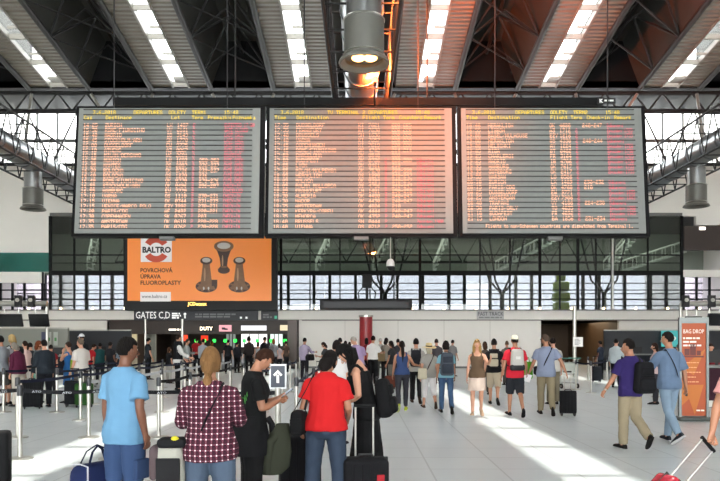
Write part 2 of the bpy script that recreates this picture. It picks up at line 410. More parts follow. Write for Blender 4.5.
# ducts and their lattice cages, hanging air nozzles
def duct(X, ya, yb, label, s_):
    t = thing('air_duct', label, 'duct', (X, 0, 11.1), 0, 'round air ducts under the roof')
    b = MB().tube([(0, ya, 0), (0, yb, 0)], .6, 24); b.build('duct_pipe', ALU, t, True)
    y = ya+.6
    while y < yb: MB().tube([(0, y-.05, 0), (0, y+.05, 0)], .635, 24).build('duct_ring', mat('duct_ring_metal', '#75777a', .35, .8), t, True); y += 1.45
    for sx in (-1, 1):
        lattice(MB(), (sx*1.0, ya, -.75), (sx*1.0, yb, -.75), (0, 0, 1.9), max(4, int((yb-ya)/1.5)), .055, .035).build('side_lattice', TRUSS, t, True)
    y = ya
    while y < yb:
        for z in (1.15, -.75): MB().tube([(-1, y, z), (1, y, z)], .03, 6).build('cross_bar', TRUSS, t, True)
        y += 1.5
duct(-17, 10, 44.5, 'long round metal duct in a lattice cage along the left side', 1)
duct(17, 10, 44.5, 'long round metal duct in a lattice cage along the right side', 1)
duct(.05, 12, 44.5, 'long round metal duct in a lattice cage above the middle board', 1)
def nozzle(X, Y, label, lit=False):
    t = thing('air_nozzle', label, 'nozzle', (X, Y, 8.55), 0, 'hanging round air nozzles')
    MB().lathe((0, 0, 0), [(.44, 1.05), (.44, 1.96)], 28, caps=False).build('neck', ALU, t, True)
    MB().lathe((0, 0, 0), [(.5, .12), (.5, 1.05), (.46, 1.08)], 28, caps=False).build('drum', mat('nozzle_grey', '#6c6c66', .45, .4), t, True)
    MB().lathe((0, 0, 0), [(.5, .16), (.6, .1), (.64, .02), (.63, 0), (.57, 0), (.47, .1)], 28, caps=False).build('flange', mat('nozzle_rim', '#7a7870', .4, .5), t, True)
    for z in (.2, 1.06): MB().lathe((0, 0, z), [(.5, 0), (.525, .02), (.5, .05)], 28, caps=False).build('band', STEEL, t, True)
    MB().lathe((0, 0, 0), [(.0, .2), (.49, .2)], 28, caps=False).build('inner_plate', GREY, t)
    if lit:
        for dx in (-.14, .16): MB().ball((dx, -.05, .13), (.17, .17, .07), 14, 8).build('lamp_bulb', glow('warm_bulb', '#ffb060', 4), t, True)
nozzle(-17, 36.4, 'grey round air nozzle hanging under the left duct'); nozzle(17.1, 35.6, 'grey round air nozzle hanging under the right duct')
nozzle(.1, 17.4, 'large round lit nozzle hanging above the middle board', True)
l = bpy.data.lights.new('warm_lamp', 'SPOT'); l.energy = 3000; l.color = (1, .2, .035); l.shadow_soft_size = .3; l.spot_size = 1.2; l.spot_blend = 1  # spot added to tint the middle board like orange lens flare
lo = bpy.data.objects.new('warm_lamp', l); COL.objects.link(lo); lo.location = (1.3, 16.6, 11.1); lo.rotation_euler = V((.1, -7.4, 1.5)).to_track_quat('Z', 'Y').to_euler()
l = bpy.data.lights.new('added_flood_lamp', 'SPOT'); l.spot_size = 2.9; l.spot_blend = .6; l.energy = 22000; l.color = (1, .16, .03); l.shadow_soft_size = .12  # uplight added to give trusses and ceiling the lens-flare glow
lo = bpy.data.objects.new('added_flood_lamp', l); COL.objects.link(lo); lo.location = (.5, 23.3, 10.42); lo.rotation_euler = V((0, -.25, -1)).to_track_quat('Z', 'Y').to_euler()
t = thing('added_flood_lamp', 'added orange flood lamp imitating lens flare above the middle board', 'lamp', (.5, 23.3, 9.98))
MB().ball((0, 0, .4), (.09, .09, .09), 14, 10).build('bulb', glow('flare_bulb', '#ff7a3c', 6), t, True); MB().tube([(0, .02, .28), (0, .3, .1), (0, 1.4, -.1)], .03, 8).build('arm', BLACK, t, True); MB().lathe((0, 0, .2), [(.05, 0), (.05, .12)], 12).build('socket', BLACK, t, True)  # invented fixture around the added flare uplight
t = thing('added_stage_lamp', 'added warm stage lamp on the duct cage, imitating lens flare', 'lamp', (1.3, 16.6, 11.1))
q = V((-.9, 7.4, -1.9)).normalized(); MB().tube([-q*.3, -q*.05], [.1, .14], 16).build('housing', BLACK, t, True); MB().tube([(0, 0, 0), (-.25, 0, .15)], .025, 8).build('clamp', STEEL, t, True)  # invented housing for the added flare spot

for gx in (-16, -5, 6, 17):                     # unseen area lights added to brighten the gallery interior
    l = bpy.data.lights.new('gallery_fill_light', 'AREA'); l.energy = 260; l.shape = 'RECTANGLE'; l.size = 9; l.size_y = 2; l.color = (1, 1, .94)
    lo = bpy.data.objects.new('gallery_fill_light', l); COL.objects.link(lo); lo.location = (gx, 48.5, 9.8); lo.rotation_euler = (.5, 0, 0)
# ================================================================= departure boards (5x7 dot lettering)
_F = ("0000000000,00005F0000,0007000700,147F147F14,242A7F2A12,2313086462,3649562050,0008070300,001C224100,0041221C00,2A1C7F1C2A,08083E0808,0080703000,0808080808,0000606000,2010080402,"
"3E5149453E,00427F4000,7249494946,2141494D33,1814127F10,2745454539,3C4A494931,4121110907,3649494936,464949291E,0000140000,0040340000,0008142241,1414141414,0041221408,0201590906,3E415D594E,"
"7C1211127C,7F49494936,3E41414122,7F4141413E,7F49494941,7F09090901,3E41415173,7F0808087F,00417F4100,2040413F01,7F08142241,7F40404040,7F021C027F,7F0408107F,3E4141413E,7F09090906,3E4151215E,7F09192946,"
"2649494932,03017F0103,3F4040403F,1F2040201F,3F4038403F,6314081463,0304780403,6159494D43,007F414141,0204081020,004141417F,0402010204,4040404040,0003070800,2054547840,7F28444438,3844444428,384444287F,3854545418,"
"00087E0902,18A4A49C78,7F08040478,00447D4000,2040403D00,7F10284400,00417F4000,7C04780478,7C08040478,3844444438,FC18242418,18242418FC,7C08040408,4854545424,04043F4424,3C4040207C,1C2040201C,3C4030403C,4428102844,4C9090907C,4464544C44").split(',')
def dots(b, txt, x, z, cw, ch):
    """dot-matrix line: x left edge, z top; cw, ch the size of a character cell"""
    px, pz = cw/6, ch/8
    for k, c in enumerate(txt):
        i = ord(c)-32
        if i <= 0 or i >= len(_F): continue
        g = _F[i]
        for col in range(5):
            bits = int(g[col*2:col*2+2], 16); r = 0
            while r < 8:
                if bits >> r & 1:
                    e = r
                    while e < 7 and bits >> (e+1) & 1: e += 1
                    xa = x+k*cw+col*px; za = z-r*pz; zb = z-(e+1)*pz
                    b.add([(xa, 0, za), (xa+px*.98, 0, za), (xa+px*.98, 0, zb), (xa, 0, zb)], [(0, 1, 2, 3)])
                    r = e+1
                else: r += 1
def grey_lines(x, z, widths, h, gap, m, parent, y=-.01):
    """small print too fine to read in the photo: broken strokes of ink"""
    b = MB(); rnd = random.Random(len(widths)*7+int(abs(x)*100))
    for i, w_ in enumerate(widths):
        u = 0
        while u < w_-h*.5:
            k = min(w_-u, h*(1+rnd.random()*3.5)); b.bb((x+u, y-.002, z-i*gap), (x+u+k, y, z-i*gap+h)); u += k+h*.55
    return b.build('small_print', m, parent)
YEL = glow('yellow_led', '#f2d030', .6); ORA = glow('orange_led', '#ffb890', .75); RED = glow('red_led', '#f0707c', .6)
L1 = [("14:25","ZURICH","LX","1487","2","","EXPECTED 17:00"),("15:30","ROME/FIUMICINO","VY","6161","2","","GATE CLOSED"),("15:40","MADRID","IB","3149","2","","LAST CALL"),("15:45","STOCKHOLM/ARN","SK","1770","2","","LAST CALL"),("16:00","DUSSELDORF","EW","9775","2","","GATE OPEN"),("16:10","ATHENS","A3","0867","2","","GATE OPEN"),("16:15","MILAN/BERGAMO","W6","2681","2","","BOARDING"),("16:25","MUNICH","LH","1693","2","250-252","GATE OPEN"),("16:25","NANTES","QS","2207","2","236-237","GATE OPEN"),("16:30","BOLOGNA","OK","0736","2","230-237","GATE OPEN"),("16:40","BOLOGNA","QS","1230","2","236","GATE OPEN"),("16:40","ROME/FIUMICINO","OK","0770","2","270-276","GATE OPEN"),("16:55","STOCKHOLM/ARN","OK","0496","2","206-207","CHECK-IN"),("16:55","HAMBURG","EW","7779","2","","CANCELLED"),("17:10","VARNA","QS","1110","2","230-231","CHECK-IN"),("17:15","VIENNA","OK","0344","2","231-235","CHECK-IN"),("17:15","VENICE/MARCO POLO","EZY","3992","2","238-231","CHECK-IN"),("17:20","PARIS/CDG","AF","2482","2","220-221","CHECK-IN"),("17:30","COPENHAGEN","SK","0767","2","203","CHECK-IN"),("17:35","AMSTERDAM","OK","0618","2","220-228","CHECK-IN"),("17:35","PARIS/CDG","OK","0762","2","270-228","CHECK-IN")]
L2 = [("17:35","DUSSELDORF","KI","7621","","220-225",""),("17:35","FRANKFURT","KI","7630","","220-228",""),("17:40","BRUSSELS","SN","1636","","220-225",""),("17:40","VARNA","KI","7657","","220-228",""),("17:45","COPENHAGEN","KI","7619","","220-228",""),("17:45","ROME/FIUMICINO","OK","4742","","214-214",""),("17:50","BARCELONA","OK","0540","","220",""),("17:50","BUDAPEST","OK","0736","2","220-228","Odbaveni"),("17:55","LYON","OK","0461","2","210","Odbaveni"),("17:55","MILAN/MALPENSA","OK","7570","2","220-228","Odbaveni"),("18:05","HERAKLION","QS","1290","2","240-247","Odbaveni"),("18:05","MALAGA","OK","0384","2","240-247","Odbaveni"),("18:05","PALMA MALLORCA","QS","4756","2","240-247","Odbaveni"),("18:25","FRANKFURT","LH","1401","2","250-252","Odbaveni"),("18:30","ALMERIA","OK","4480","2","240-247","Odbaveni"),("18:30","NADOR","OK","4430","2","240-247","Odbaveni"),("18:35","AMSTERDAM","OK","4824","2","210","Odbaveni"),("18:35","KERKYRA/CORFU","OK","4444","2","240-247","Odbaveni"),("18:35","MENORCA","OK","4352","2","240-247","Odbaveni"),("18:40","BRUSSELS","SN","0444","2","","Zpozden 1900"),("18:40","VIENNA","OS","0712","2","250-252","Odbaveni")]
L3 = [("18:40","HERAKLION","OK","4680","","240-247","Odbaveni"),("18:55","LISBON","A3","1712","2","","Zpozden 1725"),("19:00","BASEL/MULHOUSE","EZY","1216","2","","Zpozden 1755"),("19:00","HERAKLION","QS","4330","2","240-244","Odbaveni"),("19:00","HELSINKI","AY","1224","2","","Zpozden 1720"),("19:05","RIGA","BT","0482","2","","Zpozden 1730"),("19:25","CHARLEROI","FR","3164","2","","Zpozden 1725"),("19:25","MADRID","IB","4706","2","","Zpozden 1750"),("19:35","HAMBURG","OK","7617","2","","Zpozden 1755"),("19:35","GOTEBORG","OK","2417","2","","Zpozden 1755"),("19:55","WARSAW","LO","0526","2","",""),("20:10","ZURICH","LX","1489","2","230-232","Odbaveni"),("20:15","PARIS/CDG","OK","4768","2","210","Odbaveni"),("20:25","DUSSELDORF","EW","9771","2","","Zpozden 1835"),("20:25","AMSTERDAM","EZY","7906","2","","Zpozden 1845"),("20:40","TRAPANI","VY","4186","2","224-230","Odbaveni"),("20:50","PARIS/ORLY","TO","4035","2","","Zpozden 1900"),("21:10","BUDAPEST","FR","4092","2","","Zpozden 1905"),("21:15","LONDON","BA","1856","2","231-234","Odbaveni")]
BY = 24.0
def board(px0, px1, head, cols, rows, foot, label):
    """px0..px1: bottom-edge pixels in the photograph; the panel leans forward"""
    x0, x1 = xat(px0, BY), xat(px1, BY); W = x1-x0
    H = 4.66; tilt = -.1
    t = thing('departure_board', label, 'departure board', ((x0+x1)/2, BY, zat(236, BY)), 0, 'three hanging departure boards')
    R = M.Rotation(tilt, 4, 'X')                       # top further from the hall floor viewer
    def P(o): o.matrix_local = R @ M.Translation(o.location); return o
    P(MB().bb((-W/2, .06, 0), (W/2, .35, H)).build('casing', mat('board_casing', '#0f0f10', .6, spec=.15), t))
    P(MB().bb((-W/2+.12, .0, .1), (W/2-.16, .06, H-.1)).build('screen', LED, t))
    n = 23; rh = (H-.42)/n; top = H-.16
    b = MB()
    for i in range(n+1): b.bb((-W/2+.28, -.035, top-i*rh-.012), (W/2-.42, 0, top-i*rh+.012))
    P(b.build('sunshade_slats', mat('slat_grey', '#464746', .6, spec=.15), t))
    cw = (W-.7)/58*1.0; ch = rh*.86
    L = -W/2+.3
    a, r_ = MB(), MB()
    for s_, c in head: dots(a, s_, L+c*cw, top-.03, cw, ch)
    for s_, c in cols: dots(a, s_, L+c*cw, top-rh-.03, cw, ch)
    for i, q in enumerate(rows):
        o_ = MB(); r_ = MB()
        z = top-(i+2.55 if len(rows) < 22 else i+2)*rh*(20.6/21 if len(rows) == 21 else 1)-.03
        for s_, c, bb_ in ((q[0], 0, o_), (q[1], 7.5, o_), (q[2], 29, o_), (q[3], 32.5, o_), (q[4], 38, r_), (q[5], 40.5, o_), (q[6], 49, r_)):
            if s_: dots(bb_, s_, L+c*cw*.985, z, cw*(.98 if s_ is not q[6] else .74), ch)
        for b, nm, mm in ((o_, 'flight_line', ORA), (r_, 'remark_line', RED)):
            if b.v: o = b.build(nm, mm, t); o.location = (0, -.012, 0); P(o)
    o_ = MB()
    if foot: dots(o_, foot, L+6*cw, top-22*rh-.03, cw*.77, ch)
    for b, nm, mm in ((a, 'heading_line', YEL), (o_, 'footer_line', ORA)):
        if not b.v: continue
        o = b.build(nm, mm, t); o.location = (0, -.012, 0); P(o)
    P(MB().bb((-.25, -.02, -.12), (.25, .2, -.02)).build('sensor_bar', GREY, t))
    for sx in (-1, 1): MB().bb((sx*W*.3-.018, .48, H-.6), (sx*W*.3+.018, .515, ZC(BY)-zat(236, BY)-.05)).build('hanger_rod', BLACK, t)
    return t
hd = lambda s: s
board(70.5, 263, [("3.6.2018", 3), ("DEPARTURES  ODLETY  TERM1", 17), ("15:48", 48)], [("Cas", 0), ("Destinace", 7.5), ("Let", 30), ("Term", 37), ("Prepazky", 42.5), ("Poznamka", 51)], L1, None, 'departure board at left with Czech column headings and coral gate remarks')
board(264.5, 458, [("3.6.2018", 2), ("TV TERMINAL 2 DEPARTURES", 18), ("15:48", 48)], [("Time", 0), ("Destination", 7.5), ("Flight", 30), ("Term", 37), ("Counters", 42.5), ("Remark", 51)], L2, None, 'middle departure board lit orange under the round nozzle')
board(459.5, 651, [("3.6.2018", 2), ("DEPARTURES  ODLETY  TERM2", 17), ("15:48", 48)], [("Time", 0), ("Destination", 7.5), ("Flight", 29), ("Term", 36), ("Check-in", 41.5), ("Remark", 51)], L3, "Flights to non-Schengen countries are dispatched from Terminal 1.", 'departure board at right with one line of footer text')
t = thing('board_carrier', 'dark steel carrier beam above the three departure boards', 'beam', (0, BY+1.0, 10.12))
MB().bb((xat(104, 24), -.15, -.05), (xat(612, 24), .15, .22)).build('beam', DARK, t)
for px in (230, 430): MB().tube([(xat(px, 24), 0, .2), (xat(px, 24), 0, 10)], .03, 6).build('hanger_rod', TRUSS, t)
XP = lambda px: xat(px, 24.7)
o = MB().bb((XP(598), 24.72, 10.08), (XP(616), 24.82, 10.27)).build('maker_plate', BLACK); tag(o, 'small black plate with white lettering on top of the right board', 'plate')
sign_text('K', (XP(599.5), 24.71, 10.11), .17, mat('white_ink', '#e8e8e6', .6), o, bold=.008)
grey_lines(XP(604.5), 10.15, [.36], .06, .1, MATS['white_ink'], o, 24.71)

# ================================================================= advertising billboard
def billboard():
    Y = 44.2; x0, x1, z0, z1 = xat(124.5, Y), xat(277, Y), zat(307.5, Y), zat(236, Y)
    t = thing('billboard', 'orange advertising billboard with black frame below the left departure board', 'billboard', ((x0+x1)/2, Y, z0)); W = x1-x0; H = z1-z0
    OR = mat('billboard_orange', '#f08a3c', .35, var=.02, emit='#f08a3c', estr=.12); INK = mat('black_ink', '#1d1613', .5); WI = mat('poster_white', '#ece6e4', .4, var=.02, emit='#ece6e4', estr=.1); RI = mat('poster_red_orange', '#e0563a', .4, var=.02)
    MB().bb((-W/2, 0, -.19), (W/2, .5, H)).build('casing', BLACK, t)
    ox, oz = -W/2+.2, .42; w, h = W-.55, H-.45
    MB().bb((ox, -.04, oz), (ox+w, 0, oz+h)).build('poster', OR, t)
    def q(px, py): return V(((px-124.5)/FPX*Y-W/2, -.045, (307.5-py)/FPX*Y))
    a, b = q(141, 262), q(172, 236.5); MB().bb((a.x, -.05, a.z), (b.x, -.04, b.z)).build('logo_panel', WI, t)
    c = q(156.5, 249.5)
    b = MB()
    for a0, a1 in ((.18*PI, .82*PI), (1.18*PI, 1.82*PI)):
        n = 14; vs = []
        for i in range(n+1):
            u = a0+(a1-a0)*i/n
            for r in (.42, .82): vs.append(c+V((r*math.cos(u)*1.02, -.012, r*math.sin(u))))
        b.add(vs, [(2*i, 2*i+1, 2*i+3, 2*i+2) for i in range(n)])
    b.build('logo_ring', RI, t)
    sign_text('BALTRO', q(142.5, 252.6)+V((0, -.02, 0)), .5, INK, t, width=1.8, bold=.02)
    for k, s_ in enumerate(('POVRCHOVÁ', 'ÚPRAVA', 'FLUOROPLASTY')): sign_text(s_, q(140.5, 272.3+k*6.2), .36, INK, t, width=(2.02, 1.28, 2.55)[k], bold=.008)
    a, b = q(140.5, 301.5), q(171, 292); MB().bb((a.x, -.05, a.z), (b.x, -.04, b.z)).build('address_panel', WI, t)
    sign_text('www.baltro.cz', q(142, 298)+V((0, -.012, 0)), .3, INK, t, width=1.6)
    BZ = mat('printed_bronze', '#8a6242', .4, var=.3, scale=5); BD = mat('printed_dark_bronze', '#4b2f22', .4, var=.3, scale=4); SV = mat('printed_silver', '#d8d0c8', .4)
    def sil(prof, c, m, nm, y):                       # printed picture: flat symmetric outlines
        b = MB(); n = len(prof)
        vs = [c+V((-r, y, z)) for r, z in prof]+[c+V((r, y, z)) for r, z in prof]
        b.add(vs, [(i, i+1, n+i+1, n+i) for i in range(n-1)]); b.build(nm, m, t)
    def oval(c, rx, rz, m, nm, y):
        b = MB(); b.add([c+V((rx*math.cos(2*PI*k/24), y, rz*math.sin(2*PI*k/24))) for k in range(24)], [tuple(range(24))]); b.build(nm, m, t)
    for px, py, s_ in ((206.5, 286.5, 1.), (239.5, 286.5, 1.)):
        c = q(px, py); oval(c, .68, .38, BD, 'printed_valve', -.006)
        sil([(.55, -.2), (.5, 0), (.36, .2), (.3, .7), (.24, 1.2), (.2, 1.6)], c, BZ, 'printed_valve', -.01)
        oval(c+V((0, 0, 1.62)), .38, .24, BD, 'printed_valve', -.014); oval(c+V((0, 0, 1.66)), .26, .15, SV, 'printed_valve', -.018); 
        for a_ in range(8): oval(c+V((.55*math.cos(a_*PI/4+.3), 0, .28*math.sin(a_*PI/4+.3))), .08, .06, BZ, 'printed_bolt', -.008)
        oval(c+V((0, 0, .12)), .36, .3, BZ, 'printed_valve', -.016); oval(c+V((-.1, 0, .75)), .06, .42, mat('printed_highlight', '#c79a72', .4), 'printed_highlight', -.019)
        for a_ in (-.16, .14): oval(c+V((a_, 0, -.12)), .05, .1, SV, 'printed_highlight', -.02)
    c = q(224, 271); sil([(.36, -.05), (.38, .1), (.2, .3), (.26, .8), (.42, 1.25), (.58, 1.5)], c, BD, 'printed_valve', -.01)
    oval(c+V((0, 0, 1.55)), .62, .34, BZ, 'printed_valve', -.014); oval(c+V((0, 0, 1.58)), .42, .2, SV, 'printed_valve', -.018); oval(c+V((0, 0, .02)), .36, .2, BD, 'printed_valve', -.012); oval(c+V((-.08, 0, .6)), .05, .4, MATS['printed_highlight'], 'printed_highlight', -.019); oval(c+V((0, 0, .25)), .2, .06, BZ, 'printed_highlight', -.02)
    c = q(213.5, 283); MB().add([c+V((-.1, -.02, -.2)), c+V((.25, -.02, -.2)), c+V((.25, -.02, .2)), c+V((-.1, -.02, .2))], [(0, 1, 2, 3)]).build('printed_valve', BD, t)
    sign_text('JCDecaux', (q(188, 305.2).x, -.012, .13), .3, glow('amber_letters', '#ffc266', 1.3), t, width=1.22, bold=.01)
billboard()

# ================================================================= signs on the fascia
def signs():
    SG = mat('charcoal_sign', '#35353a', .5); WI = mat('sign_white', '#e6e4e0', .5, emit='#ffffff', estr=.25); Y = YB-.25
    t = thing('overhead_sign', 'long charcoal sign reading GATES C,D above the gate hall', 'sign', (xat(134, Y), Y, zat(320.3, Y)))
    k = Y/FPX
    MB().bb((0, 0, 0), (124*k, .1, 9.5*k)).build('sign_face', SG, t)
    sign_text('GATES C,D', (1.6*k, -.01, 1.9*k), .62, WI, t, width=34*k)
    grey_lines(38*k, 5.9*k, [8*k, 9*k, 7*k], .1, 2.1*k, WI, t)
    b = MB().tube([(51*k, -.02, 2*k), (51*k, -.02, 5*k)], .05, 8).ball((51*k, -.02, 6.2*k), .09, 8, 6); b.build('pictogram', WI, t)
    grey_lines(61*k, 5.2*k, [42*k, 36*k], .1, 2.4*k, mat('sign_grey_ink', '#7e7e80', .5), t)
    for dx in (106, 111.5): MB().bb((dx*k, -.02, 1.6*k), ((dx+2)*k, 0, 3.6*k)).build('pictogram', WI, t)
    t = thing('overhead_sign', 'short charcoal sign with a green mark beside the GATES sign', 'sign', (xat(261, Y), Y, zat(320.3, Y)))
    MB().bb((0, 0, 0), (17*k, .1, 9.5*k)).build('sign_face', SG, t); MB().bb((13.5*k, -.02, 1.5*k), (16*k, 0, 4.5*k)).build('green_mark', mat('green_mark', '#3f9a78', .5, emit='#3f9a78', estr=.3), t)
    grey_lines(2*k, 4.8*k, [6*k, 9*k], .1, 2.4*k, MATS['sign_grey_ink'], t)
    t = thing('fast_track_sign', 'pale grey FAST TRACK sign on the fascia', 'sign', (xat(477, Y), Y, zat(319.6, Y)))
    MB().bb((0, .03, 0), (27*k, .1, 8.6*k)).build('sign_face', mat('pale_grey_sign', '#bdbdbb', .5), t)
    sign_text('FAST TRACK', (1*k, 0, 4*k), .34, mat('dark_ink', '#34363c', .5), t, width=25*k); grey_lines(2*k, 1.4*k, [23*k], .09, 1, mat('sign_mid_ink', '#8a8a8a', .5), t, 0.02)
signs()
# red pillar, steel poles
o = MB().lathe((xat(366, 40), 40, 0), [(.37, 0), (.37, 3.1)], 28).build('red_pillar', mat('red_pillar_paint', '#97242a', .35), None, True); tag(o, 'round dark red pillar in front of the white wall', 'pillar')
MB().lathe((xat(366, 40), 40, 3.1), [(.42, 0), (.42, .1)], 28).build('pillar_cap', STEEL, o)
t = thing('steel_column', 'slim pale steel column with a paper notice at the right opening', 'column', (xat(574.5, 33), 33, 0))
MB().lathe((0, 0, 0), [(.09, 0), (.09, 3.35)], 20).build('shaft', STEEL, t, True); MB().lathe((0, 0, 0), [(.16, 0), (.16, .04)], 20).build('base_plate', STEEL, t)
MB().bb((-.1, -.12, 1.45), (.36, -.1, 1.9)).build('paper_notice', mat('paper_white', '#e6e4e2', .6), t)
grey_lines(-.02, 1.78, [.2, .26, .24, .26, .18], .018, .06, MATS['dark_ink'], t, -.122)
# ================================================================= people
SKIN = {'l': mat('fair_skin', '#bf8c72', .5, var=.05), 'm': mat('tan_skin', '#9f6f55', .5, var=.05), 'd': mat('brown_skin', '#6e4734', .5, var=.05)}
EYEW = mat('eye_white', '#e8e4de', .3); EYED = mat('eye_dark', '#20150f', .2); LIP = mat('lip', '#a5605a', .5)
def hairm(c): return mat('hair_'+c.strip('#'), tuple(v*.7 for v in rgb(c)), .75, var=.45, scale=9, bump=.6, bscale=22, stretch=(6, 6, .8), spec=.15)
def cloth(c, pat=None):
    k = 'cloth_'+c.strip('#')
    return mat(k, tuple(v*.78 for v in rgb(c)), .85, var=.1, scale=5, bump=.35, bscale=9, spec=.2)
def denim(c): return mat('denim_'+c.strip('#'), tuple(v*.78 for v in rgb(c)), .85, var=.28, scale=4, bump=.3, bscale=14, spec=.2)
def plaid():
    if 'plaid_cotton' in MATS: return MATS['plaid_cotton']
    m = mat('plaid_cotton', '#5a1f30', .85, spec=.2); nt = m.node_tree; N = nt.nodes; L = nt.links
    tc = N.new('ShaderNodeTexCoord'); sx = N.new('ShaderNodeSeparateXYZ'); L.new(tc.outputs['Object'], sx.inputs[0])
    def stripe(src, f, w, ph=0):
        a = N.new('ShaderNodeMath'); a.operation = 'MULTIPLY_ADD'; a.inputs[1].default_value = f; a.inputs[2].default_value = ph+50; L.new(src, a.inputs[0])
        b = N.new('ShaderNodeMath'); b.operation = 'FRACT'; L.new(a.outputs[0], b.inputs[0])
        c = N.new('ShaderNodeMath'); c.operation = 'LESS_THAN'; c.inputs[1].default_value = w; L.new(b.outputs[0], c.inputs[0]); return c.outputs[0]
    def mixc(fac, a, b):
        x = N.new('ShaderNodeMix'); x.data_type = 'RGBA'; L.new(fac, x.inputs[0])
        for i, q in ((6, a), (7, b)):
            if isinstance(q, tuple): x.inputs[i].default_value = (*q, 1)
            else: L.new(q, x.inputs[i])
        return x.outputs[2]
    def mul(a, b):
        x = N.new('ShaderNodeMath'); x.operation = 'MULTIPLY'; L.new(a, x.inputs[0]); L.new(b, x.inputs[1]); return x.outputs[0]
    f = 26
    dx, dz = stripe(sx.outputs[0], f, .5), stripe(sx.outputs[2], f, .5)
    wx, wz = stripe(sx.outputs[0], f, .22, .3), stripe(sx.outputs[2], f, .22, .3)
    c = mixc(dx, rgb('#662538'), rgb('#22101a')); c = mixc(dz, c, rgb('#3a1825')); c = mixc(wx, c, rgb('#70424f')); c = mixc(wz, c, rgb('#6a3c4b')); c = mixc(mul(wx, wz), c, rgb('#f2eaea'))
    L.new(c, N['Principled BSDF'].inputs['Base Color'])
    return m

TMP = bpy.data.scenes.new('workbench')
def raw(name, mb, m, parent, vox, sm=4, wr=0., extra=None):
    """one closed skin over overlapping limbs: voxel remesh, smooth, folds, then the small pieces"""
    me = mb.mesh(name); o = bpy.data.objects.new(name, me); TMP.collection.objects.link(o)
    r = o.modifiers.new('r', 'REMESH'); r.mode = 'VOXEL'; r.voxel_size = vox
    if sm: q = o.modifiers.new('s', 'SMOOTH'); q.factor = .5; q.iterations = sm
    vl = TMP.view_layers[0]; vl.update()
    old = me; me = bpy.data.meshes.new_from_object(o.evaluated_get(vl.depsgraph)); o.modifiers.clear(); o.data = me; bpy.data.meshes.remove(old)
    TMP.collection.objects.unlink(o); COL.objects.link(o); o.parent = parent
    me.name = name; me.materials.clear()
    for q in (m if isinstance(m, list) else [m]): me.materials.append(q)
    if wr:
        off = V((parent.location.x*3, parent.location.y, len(name)))
        nv = len(me.vertices); nn = [0.]*(nv*3); cc = [0.]*(nv*3)
        me.vertices.foreach_get('normal', nn); me.vertices.foreach_get('co', cc)
        for i in range(0, nv*3, 3):
            c = V(cc[i:i+3]); p = c*8+off
            cc[i:i+3] = c+V(nn[i:i+3])*(noise.noise(V((p.x, p.y, p.z*.55)))*wr+noise.noise(p*2.4)*wr*.5)
        me.vertices.foreach_set('co', cc); me.update()
    if extra:
        bm = bmesh.new(); bm.from_mesh(me)
        t = bpy.data.meshes.new('t'); t.from_pydata(extra.v, [], extra.f); t.polygons.foreach_set('material_index', extra.m); bm.from_mesh(t); bpy.data.meshes.remove(t)
        bmesh.ops.recalc_face_normals(bm, faces=bm.faces); bm.to_mesh(me); bm.free()
    me.polygons.foreach_set('use_smooth', [True]*len(me.polygons))
    return o
def finish_jobs(): bpy.data.scenes.remove(TMP)

